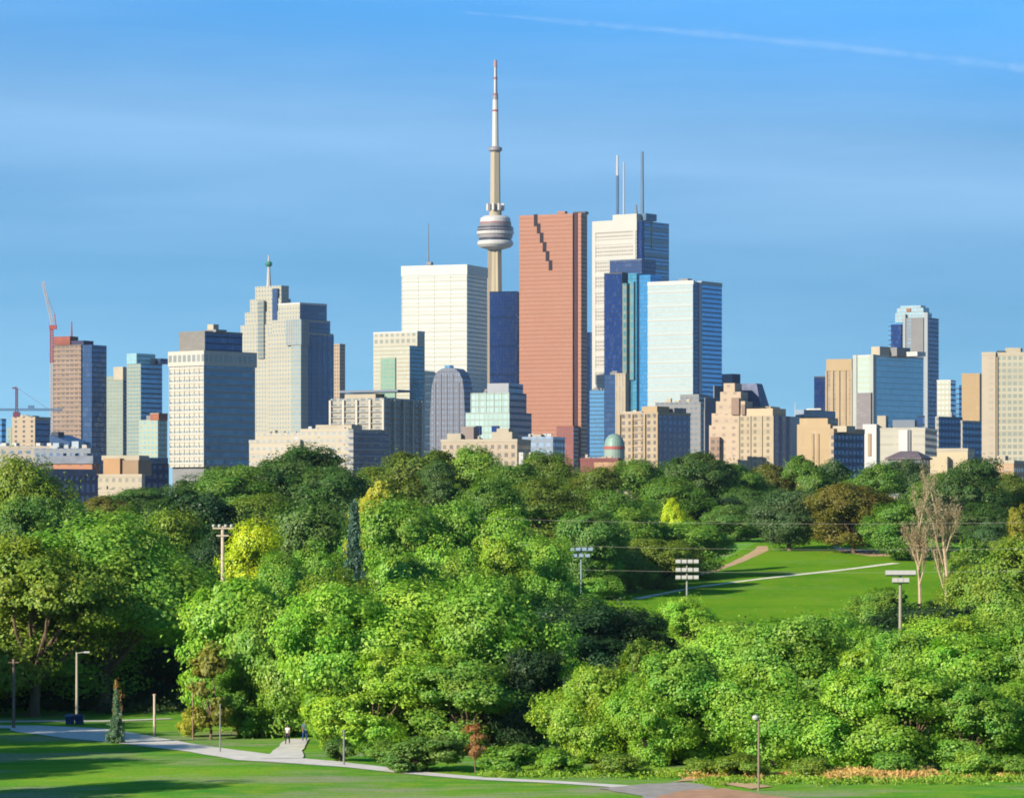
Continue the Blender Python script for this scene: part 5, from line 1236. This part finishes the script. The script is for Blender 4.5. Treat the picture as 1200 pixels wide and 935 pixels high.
m = b.blk('hall', 612, 648, 513, None, 662, mat=facade('grey_blue_low', (0.34,0.40,0.48), (0.20,0.27,0.36), 3.6, 4, .6, .5, .2)); b.parapet(m, .6); b.blk('roof_plant', 622, 634, 509, 513.1, d=6, y0=3, mat=CREAM)
b = B('low_hall', 'long low maroon roofed hall under the dark navy glass tower', 1450, 724, 14)
m = b.blk('hall', 680, 724, 538, None, 730, mat=plain('maroon_wall', (.30,.11,.10),.85,0,.1,.1), roof=plain('maroon_roof', (.26,.10,.10),.85,0,.1,.1)); b.parapet(m, .5)
b.blk('shop_front', 696, 724, 541.5, None, d=2, y0=-2.2, mat=plain('orange_front', (.60,.36,.20),.8,0,.15,.3))
o = empty('domed_pavilion', (wx(720,1550), 1550, 0)); tag(o, 'small green dome with a red band beside the tan balcony block', 'pavilion')
R_ = 12*1550/F; zt = lambda y: wz(y, 1550)
mb = MB(); mb.lathe([(R_,h(0,1550)-1),(R_,zt(526.5))], 24); mb.build('drum', plain('pale_green_drum', (.38,.50,.42),.6,0,.08,.1), o)
mb = MB(); mb.lathe([(R_*1.04,zt(526.4)),(R_*1.04,zt(523))], 24); mb.build('band', plain('red_band', (.55,.14,.12),.6,0,.08,.1), o)
mb = MB(); mb.lathe([(R_*1.0,zt(522.9)),(R_*.95,zt(518)),(R_*.8,zt(513.5)),(R_*.55,zt(510)),(R_*.25,zt(508.4)),(.2,zt(508))], 24); mb.build('dome', plain('dome_green', (.30,.46,.38),.5,.1,.1,.1), o)
# ---- brick houses in front, left
b = B('brick_building', 'long dark brick building with many tall windows behind the olive tree', 1250, 27, 42)
F_BRK = facade('dark_brick', (0.20,0.19,0.24), (0.13,0.18,0.28), 4.2, 2.6, .45, .65, .2, .2, .03, .15)
m = b.blk('brick_wall', 23, 27, 557, None, 115, mat=F_BRK); b.parapet(m, .5)
b.blk('roof', 23.5, 28, 549, 557.1, xr=113, y0=-.5, mat=plain('grey_violet_roof', (.24,.24,.30),.7,0,.2,.2))
b = B('brick_house', 'orange brick house with a long grey blue roof behind the dark brick building', 1420, 108, 20)
m = b.blk('brick_wall', 62, 108, 543, None, 117, mat=facade('orange_brick', (0.58,0.27,0.15), (0.40,0.20,0.13), 4, 5, .3, .5, .1)); b.blk('roof', 44, 109, 534, 543.1, d=11, y0=-.6, mat=plain('grey_blue_roof', (.24,.27,.33),.7,0,.25,.2))
m = b.blk('brick_wing', 26, 61.6, 541, None, d=9, y0=1, mat=plain('violet_brick', (.22,.19,.23),.9,0,.2,.2))
for px in (70, 84, 98): b.blk('dormer', px, px+4, 531, 534.2, d=3, y0=2, mat=plain('grey_blue_roof', (.24,.27,.33)))
b = B('low_block', 'cream low block with an orange tan upper floor, under the grey green condominium', 1300, 166, 18)
F_CL = facade('cream_block_low', (0.64,0.56,0.40), (0.36,0.33,0.26), 3.2, 2.6, .5, .45, .1, .3, .03, .12)
m = b.blk('lower_block', 114, 166, 557, None, 170, mat=F_CL); b.parapet(m, .5, .4, CREAM)
m = b.blk('lower_block', 99, 146, 575, None, d=10, y0=-6, mat=F_CL); b.parapet(m, .5, .4, CREAM)
b.blk('upper_floor', 121, 140.5, 537, 557.1, d=12, y0=1, mat=plain('orange_tan_wall', (.64,.38,.19),.85,0,.06,.1)); b.blk('upper_floor', 141, 162, 539, 557.1, d=12, y0=2, mat=plain('brown_wall', (.46,.31,.19),.85,0,.1,.1)); b.blk('roof_plant', 119, 163, 533.5, 539.1, d=9, y0=4, mat=CREAM)
b = B('low_block', 'navy shaded low block at the foot of the white office tower', 1350, 164, 42)
m = b.blk('lower_block', 162, 164, 543, None, 198, mat=F_BRK, side=facade('navy_low', (0.07,0.09,0.16), (0.05,0.07,0.13), 3.4, 3, .6, .5, .2)); b.blk('roof', 163, 165, 536, 543.1, xr=197, y0=-.4, mat=plain('grey_blue_roof', (.22,.25,.31)))  # navy side wall has the shade painted in
b = B('small_house', 'small pinkish orange house peeping over the trees', 1000, 103, 16)
m = b.blk('house_wall', 81, 103, 600, None, d=8, mat=plain('pink_brick', (.60,.36,.24),.85,0,.15,.4)); mb = MB(); x0,x1,y0,y1,z0,z1,_ = m
mb.face([(x0-.3,y0-.3,z1),(x1+.3,y0-.3,z1),(x1+.3,(y0+y1)/2,z1+.9),(x0-.3,(y0+y1)/2,z1+.9)]); mb.face([(x1+.3,y1+.3,z1),(x0-.3,y1+.3,z1),(x0-.3,(y0+y1)/2,z1+.9),(x1+.3,(y0+y1)/2,z1+.9)]); mb.build('roof', plain('brown_roof', (.32,.22,.16),.8,0,.1,.4), b.root)
# ================================================================== poles, lamps, bins, people, wires, contrail
WOOD = bark_material('weathered_wood', (0.20,0.14,0.10))
PALEWOOD = bark_material('pale_wood', (0.42,0.34,0.26))
GALV = plain('galvanised_steel', (0.42,0.42,0.40), .5, .4, .08, 1.0)
LAMPW = plain('lamp_glass', (0.75,0.74,0.70), .3, 0, .04, 2)
BIN = plain('bin_blue', (0.02,0.07,0.25), .45, 0, .1, 2); BIN2 = plain('bin_lid', (0.10,0.22,0.46), .4, 0, .1, 2)
def pole_base(name, px, py, label, cat, group=None):
    x, y, z = ground(px, py)
    return tag(empty(name, (x, y, z)), label, cat, group), y
def top(py, y, o): return wz(py, y)-o.location.z
# wooden pole and lamp poles on the lawn
o, y = pole_base('wooden_pole', 16, 853, 'brown wooden pole at the lawn edge in front of the pale spreading tree', 'pole')
H = top(772, y, o); mb = MB(); mb.bar((0,0,-.5),(0,0,H),.16,10,.12,True); mb.build('pole', WOOD, o); mb = MB(); mb.bar((-.5,0,H-.3),(.5,0,H-.3),.06,4); mb.build('cross_arm', WOOD, o)
o, y = pole_base('lamp_pole', 90, 848, 'tall pale lamp pole beside the blue bins', 'lamp pole')
H = top(764, y, o); mb = MB(); mb.bar((0,0,-.3),(0,0,H),.15,10,.10,True); mb.build('pole', plain('pale_pole', (.62,.54,.42),.7,0,.1,1), o); mb = MB(); mb.bar((0,0,H-.1),(.9,-.3,H+.05),.05,6); mb.build('arm', GALV, o); mb = MB(); mb.box(.7,1.25,-.5,-.2,H-.05,H+.1); mb.build('lamp_head', LAMPW, o)
o, y = pole_base('lamp_pole', 889, 926, 'slim lamp pole with a white top by the asphalt', 'lamp pole')
H = top(841, y, o); mb = MB(); mb.bar((0,0,-.3),(0,0,H),.09,10,.07,True); mb.build('pole', plain('khaki_pole', (.36,.28,.20),.7,0,.1,1), o); mb = MB(); mb.lathe([(.02,H-.12),(.2,H-.1),(.26,H+.04),(.18,H+.18),(.02,H+.22)], 14, -.22); mb.build('lamp_head', LAMPW, o); mb = MB(); mb.bar((0,0,H-.14),(-.22,0,H-.1),.04,6); mb.build('arm', GALV, o)
for px, yb, yt, r, mt, lab in ((181,861,814,.13,PALEWOOD,'short wooden post with sunlight on it before the dark shade'),(226,866,800,.08,WOOD,'dark thin post in front of the golden brown tree'),(258,881,826,.07,GALV,'grey post on the lawn beside the path, nearer than the dark thin one'),(403,896,856,.09,GALV,'thin grey post at the path beside the dark bush'),(142,864,830,.07,GALV,'thin grey stake between the path and the young conifer')):
    o, y = pole_base('post', px, yb, lab, 'post', 'posts along the path')
    H = top(yt, y, o); mb = MB(); mb.bar((0,0,-.4),(0,0,H),r,8,r*.85,True); mb.build('shaft', mt, o); mb = MB(); mb.lathe([(r*1.2,H-.02),(r*1.25,H+.05),(.02,H+.1)], 8); mb.build('cap', mt, o)
# bins
for px, lab in ((82,'blue wheeled bin with a pale lid beside the lamp pole'),(93,'dark blue wheeled bin standing against the lamp pole')):
    o, y = pole_base('wheeled_bin', px, 849, lab, 'bin', 'bins by the lamp pole')
    s = .42; Hb = 0.78
    mb = MB(); lo = [(-s*.8,-s*.8),(s*.8,-s*.8),(s*.8,s*.8),(-s*.8,s*.8)]; hi = [(-s,-s),(s,-s),(s,s),(-s,s)]
    for k in range(4):
        j = (k+1) % 4; mb.face([lo[k]+(.08,), lo[j]+(.08,), hi[j]+(Hb,), hi[k]+(Hb,)])
    mb.face([p+(.08,) for p in reversed(lo)]); mb.build('body', BIN, o)
    mb = MB(); mb.prism([(-s-.04,-s-.06),(s+.04,-s-.06),(s+.04,s+.04),(-s-.04,s+.04)], Hb+.005, Hb+.10); mb.prism([(-s*.8,-s*.8),(s*.8,-s*.8),(s*.8,s*.8),(-s*.8,s*.8)], Hb+.10, Hb+.2); mb.build('lid', BIN2 if px == 82 else BIN, o)
    for sx in (-1,1):
        mb = MB(); mb.bar((sx*s*.7,s*.75,.12),(sx*(s*.7+.08),s*.75,.12),.12,12); mb.build('wheel', DARK, o)
    mb = MB(); mb.bar((-s*.8,s+.1,Hb+.06),(s*.8,s+.1,Hb+.06),.025,6); mb.build('handle', DARK, o)
# floodlights of the sports ground
def floodlight(px, ytop, Y, label, rows, arm, mat, lampmat, r=.2):
    x = wx(px, Y); z = h(x, Y); o = tag(empty('floodlight', (x, Y, z)), label, 'floodlight', 'floodlights of the sports ground'); H = wz(ytop, Y)-z
    mb = MB(); mb.bar((0,0,-.4),(0,0,H-.05),r,10,r*.7,True); mb.build('pole', mat, o)
    for zz_, n, wd in rows:
        mb = MB(); mb.bar((-wd/2,0,H-zz_),(wd/2,0,H-zz_),.09,4); mb.build('cross_arm', mat, o)
        for i in range(n):
            xx = -wd/2+wd*i/(n-1); mb = MB(); mb.box(-.36,.36,-.28,.2,-.30,.26); q = mb.build('lamp_head', lampmat, o); q.location = (xx, -.32, H-zz_-.05); q.rotation_euler = (math.radians(-24),0,0)
    return o
LP = plain('lamp_housing', (.66,.64,.58), .5, .1, .08, 1); LPB = plain('lamp_housing_blue', (.34,.46,.56), .5, .1, .08, 1)
floodlight(805, 657, 520, 'floodlight pole with a square bank of six lamp rows in pale grey by the field', [(0.1,4,2.6),(1.3,4,2.6),(2.4,4,2.6)], 0, GALV, LP)
floodlight(681, 642, 560, 'floodlight pole with bluish lamps in front of the deep green trees', [(0.2,4,2.9),(1.2,3,2.0)], 0, plain('bluish_pole', (.36,.44,.50),.5,.2,.05,1), LPB, .18)
floodlight(1055, 670, 430, 'floodlight pole with a T shaped head near the bare grey trees', [(0.1,5,2.9),(1.0,3,1.3)], 0, plain('beige_pole', (.50,.44,.34),.6,.1,.08,1), LP, .24)
x = wx(261, 440); z = h(x, 440); o = tag(empty('utility_pole', (x, 440, z)), 'tall cross-arm pole rising before the dark trees beside the vivid yellow tree', 'pole'); H = wz(616, 440)-z
mb = MB(); mb.bar((0,0,-.5),(0,0,H),.30,10,.2,True); mb.build('pole', PALEWOOD, o)
for dz_, wd in ((.3,2.4),(1.2,1.5)):
    mb = MB(); mb.bar((-wd/2,-.2,H-dz_),(wd/2,-.2,H-dz_),.12,4); mb.build('cross_arm', PALEWOOD, o)
for k in (-1,-.35,.35,1):
    mb = MB(); mb.lathe([(.1,H-.22),(.2,H-.1),(.2,H+.12),(.05,H+.2)], 8, k*1.1, -.2); mb.build('insulator', LP, o)
# wires over the valley, hung between posts beyond both picture edges
for i, (ya, yb, Yw) in enumerate(((607,611,430),(636,642,425),(664,668,420))):
    a = Vector((wx(560,Yw+60), Yw+60, wz(ya,Yw+60))); c = Vector((wx(1260,Yw), Yw, wz(yb,Yw))); mb = MB(); P = []
    for k in range(41):
        s = k/40; p = a.lerp(c, s); p.z -= 0.5*(1-(2*s-1)**2); P.append(p)
    for k in range(40): mb.bar(P[k], P[k+1], .015, 4)
    ob = mb.build('overhead_wire', plain('wire_grey', (.40,.38,.34),.6,.2,.05,1)); tag(ob, ['highest thin wire crossing in front of the dark trees','middle thin wire crossing above the square floodlights','lowest thin wire crossing the mown field'][i], 'wire', 'overhead wires across the valley')
x, Yq = wx(1260,425), 425.0
o = tag(empty('utility_pole', (x, Yq, h(x,Yq))), 'wooden pole carrying the overhead wires beyond the picture edge', 'pole'); mb = MB(); mb.bar((0,0,-.4),(0,0,wz(604,Yq)-h(x,Yq)),.2,8,.15); mb.build('pole', WOOD, o)

# ------------------------------------------------------------------ the two walkers
SKIN = plain('skin', (.48,.30,.21), .6, 0, .05, 4); HAIR = plain('hair', (.035,.022,.016), .7, 0, .1, 6)
def skin_mesh(name, verts, edges, radii, mat, parent, sub=2, root=0):
    me = bpy.data.meshes.new(name+'_cage'); me.from_pydata(verts, edges, [])
    ob = bpy.data.objects.new(name+'_cage', me); C.objects.link(ob)
    md = ob.modifiers.new('skin', 'SKIN'); md.use_smooth_shade = True
    for i, r in enumerate(radii):
        me.skin_vertices[0].data[i].radius = (r, r) if not isinstance(r, tuple) else r
        me.skin_vertices[0].data[i].use_root = (i == root)
    sb = ob.modifiers.new('sub', 'SUBSURF'); sb.levels = sub; sb.render_levels = sub
    bpy.context.view_layer.update()
    dg = bpy.context.evaluated_depsgraph_get()
    m2 = bpy.data.meshes.new_from_object(ob.evaluated_get(dg)); m2.name = name
    bpy.data.objects.remove(ob)
    m2.materials.clear(); m2.materials.append(mat)
    o2 = bpy.data.objects.new(name, m2); C.objects.link(o2); o2.parent = parent
    return o2
def ellipsoid(mb, c, r, n=14):
    pr = [(max(.002, math.sin(PI*k/10)), -math.cos(PI*k/10)) for k in range(11)]
    rings = [[(c[0]+r[0]*s*math.cos(2*PI*j/n), c[1]+r[1]*s*math.sin(2*PI*j/n), c[2]+r[2]*z) for j in range(n)] for s, z in pr]
    for i in range(10):
        for j in range(n):
            k = (j+1) % n; mb.face([rings[i][j], rings[i][k], rings[i+1][k], rings[i+1][j]], None, 0, True)
def person(loc, rz, height, label, shirt, trousers, stride):
    """faces local -y, mid-stride"""
    o = tag(empty('person', loc, rz), label, 'person', 'walkers on the path'); s = height/1.72; o.scale = (s,s,s)
    V, E, R = [], [], []
    def vtx(p, r, par=None):
        V.append(p); R.append(r); i = len(V)-1
        if par is not None: E.append((par, i))
        return i
    pel = vtx((0,0,.95), (.15,.11)); wst = vtx((0,.0,1.10), (.125,.095), pel); ch = vtx((0,.01,1.30), (.155,.11), wst); nb = vtx((0,.01,1.45), (.075,.065), ch); nk = vtx((0,0,1.52), .052, nb)
    jw = vtx((0,-.015,1.585), (.068,.078), nk); hd = vtx((0,-.005,1.655), (.074,.092), jw)
    legs = {}
    for sx, f in ((-1, stride), (1, -stride)):
        hp = vtx((sx*.095,0,.88), .088, pel); kn = vtx((sx*.10,-.20*f-.03,.50), .056, hp); an = vtx((sx*.10,-.36*f+(.04 if f > 0 else -.02),.10+(.0 if f > 0 else .05)), .040, kn)
        fy = V[an][1]; toe = vtx((sx*.11,fy-.15,.035), .036, an); legs[sx] = (hp, kn, an, toe)
    for sx, f in ((-1, -stride), (1, stride)):
        sh = vtx((sx*.185,.01,1.40), .058, ch); el = vtx((sx*.235,.02-.10*f,1.13), .042, sh); wr = vtx((sx*.235,-.06-.22*f,.90), .028, el)
        wv = V[wr]; pm_ = vtx((wv[0],wv[1]-.035,wv[2]-.06), (.034,.018), wr)
        pv = V[pm_]
        for q, (dx, L) in enumerate(((-.027,.062),(-.009,.072),(.009,.067),(.027,.052))):
            k1 = vtx((pv[0]+dx*.6, pv[1]-.012+dx*0, pv[2]-.035), .0095, pm_); k2 = vtx((pv[0]+dx, pv[1]-.012, pv[2]-.035-L*.5), .0088, k1); vtx((pv[0]+dx*.9, pv[1]+.008, pv[2]-.035-L), .0075, k2)
        t1 = vtx((pv[0]-sx*.03, pv[1]-.035, pv[2]+.005), .0105, pm_); vtx((pv[0]-sx*.036, pv[1]-.05, pv[2]-.035), .009, t1)
    body = skin_mesh('body', V, E, R, SKIN, o)
    # face, ears
    mb = MB(); ellipsoid(mb, (0,-.098,1.635), (.011,.018,.020), 8)
    ellipsoid(mb, (-.076,0,1.64), (.010,.018,.028), 8); ellipsoid(mb, (.076,0,1.64), (.010,.018,.028), 8); mb.build('nose_and_ears', SKIN, o)
    for sx in (-1,1):
        mb = MB(); ellipsoid(mb, (sx*.031,-.083,1.655), (.011,.008,.007), 8); mb.build('eye', plain('eye_dark', (.03,.02,.02),.3,0,.05,5), o)
    mb = MB(); ellipsoid(mb, (0,-.090,1.595), (.024,.007,.006), 8); mb.build('mouth', plain('lip', (.35,.14,.12),.5,0,.05,5), o)
    mb = MB(); ellipsoid(mb, (0,.018,1.685), (.088,.098,.082), 16); mb.build('hair', HAIR, o)
    # clothing
    v2 = [V[pel], V[wst], V[ch], (0,.01,1.44), V[ch]]; v2 = [(0,0,.90), V[wst], V[ch], (0,.01,1.435)]; e2 = [(0,1),(1,2),(2,3)]; r2 = [(.165,.125),(.15,.115),(.172,.128),(.09,.08)]
    for sx in (-1,1):
        i = len(v2); shv = [v for v in V if abs(v[0]-sx*.185) < 1e-6 and abs(v[2]-1.40) < 1e-6][0]; elv = V[V.index(shv)+1]
        v2 += [shv, tuple(shv[k]*.4+elv[k]*.6 for k in range(3))]; e2 += [(2,i),(i,i+1)]; r2 += [.072,.060]
    skin_mesh('shirt', v2, e2, r2, shirt, o)
    v3 = [(0,0,.97)]; e3 = []; r3 = [(.16,.12)]
    for sx in (-1,1):
        hp, kn, an, toe = legs[sx]; i = len(v3); v3 += [V[hp], V[kn], V[an]]; e3 += [(0,i),(i,i+1),(i+1,i+2)]; r3 += [.104,.074,.060]
    skin_mesh('trousers', v3, e3, r3, trousers, o)
    for sx in (-1,1):
        hp, kn, an, toe = legs[sx]; a_ = V[an]; mb = MB(); ellipsoid(mb, (a_[0]+sx*.005, a_[1]-.06, .048+(0 if a_[2] < .12 else .05)), (.052,.135,.050), 12); mb.build('shoe', DARK, o)
    return o
SHW = plain('white_cotton', (.82,.80,.80), .8, 0, .04, 4); SHB = plain('blue_cotton', (.16,.30,.52), .8, 0, .08, 4); TRN = plain('navy_trousers', (.02,.025,.07), .8, 0, .1, 4); JNS = plain('blue_denim', (.03,.10,.32), .85, 0, .12, 5)
x, y, z = ground(337, 872); person((x, y, z+.07), math.radians(-14), 1.62, 'walker in a white top and navy trousers on the path spur', SHW, TRN, .8)
x, y, z = ground(357, 869); person((x, y, z+.07), math.radians(20), 1.72, 'walker in a pale blue top and blue jeans beside the path spur', SHB, JNS, -.7)

# ------------------------------------------------------------------ contrail, far beyond the city
m, t, out = newmat('contrail_ice')
lw = t.node('ShaderNodeLayerWeight'); lw.inputs['Blend'].default_value = 0.5
tcn = t.node('ShaderNodeTexCoord'); mpn = t.node('ShaderNodeMapping'); mpn.inputs['Scale'].default_value = (.00035,.002,.002); t.l.new(tcn.outputs['Object'], mpn.inputs[0])
nz = t.noise(mpn.outputs[0], 1.0, 5, .65)
fac = t.math('MULTIPLY', t.math('POWER', t.math('SUBTRACT', 1.0, lw.outputs['Facing'], clamp=True), 1.6), t.math('MULTIPLY', t.ramp(nz, .36, .75), .16))
df = t.node('ShaderNodeBsdfDiffuse'); df.inputs[0].default_value = (.9,.9,.9,1); tl = t.node('ShaderNodeBsdfTranslucent'); tl.inputs[0].default_value = (.9,.9,.9,1); tp = t.node('ShaderNodeBsdfTransparent')
m1 = t.node('ShaderNodeMixShader'); m1.inputs[0].default_value = .5; t.l.new(df.outputs[0], m1.inputs[1]); t.l.new(tl.outputs[0], m1.inputs[2])
m2 = t.node('ShaderNodeMixShader'); t.l.new(fac, m2.inputs[0]); t.l.new(tp.outputs[0], m2.inputs[1]); t.l.new(m1.outputs[0], m2.inputs[2]); t.l.new(m2.outputs[0], out.inputs[0])
mb = MB(); rnd = random.Random(4)
def cpt(px, py, Y): return Vector((wx(px,Y), Y, wz(py,Y)))
CP = []
for k in range(41):
    s = k/40; px = 545+s*720; Yk = 90000-s*20000; py = 15+(px-545)*.088+8*max(0,(px-800)/400)**2; CP.append((cpt(px, py, Yk), (60+70*min(1,s*5))*rnd.uniform(.7,1.25)*(.8+s*.25)))
n = 14; rings = []
for i, (p, r) in enumerate(CP):
    a = (CP[min(i+1,40)][0]-CP[max(i-1,0)][0]).normalized(); s_ = a.cross(Vector((0,0,1))).normalized(); u = s_.cross(a)
    rings.append([p+s_*math.cos(2*PI*k/n)*r*1.4+u*math.sin(2*PI*k/n)*r for k in range(n)])
for i in range(40):
    for k in range(n):
        j = (k+1) % n; mb.face([rings[i][k], rings[i][j], rings[i+1][j], rings[i+1][k]], None, 0, True)
ob = mb.build('contrail', m); tag(ob, 'thin white aircraft contrail slanting across the upper sky', 'contrail')
ob.visible_shadow = True

# ------------------------------------------------------------------ the air: one even box of thin haze round the whole scene
mb = MB(); mb.box(-6800, 6800, -460, 6300, -9, 660)
m, t, out = newmat('haze_air'); pv = t.node('ShaderNodeVolumePrincipled')
pv.inputs['Color'].default_value = (0.58, 0.80, 1.0, 1); pv.inputs['Density'].default_value = 0.000016
t.l.new(pv.outputs[0], out.inputs['Volume'])
hz = mb.build('haze', m); tag(hz, kind='stuff')
sc.cycles.volume_bounces = 0
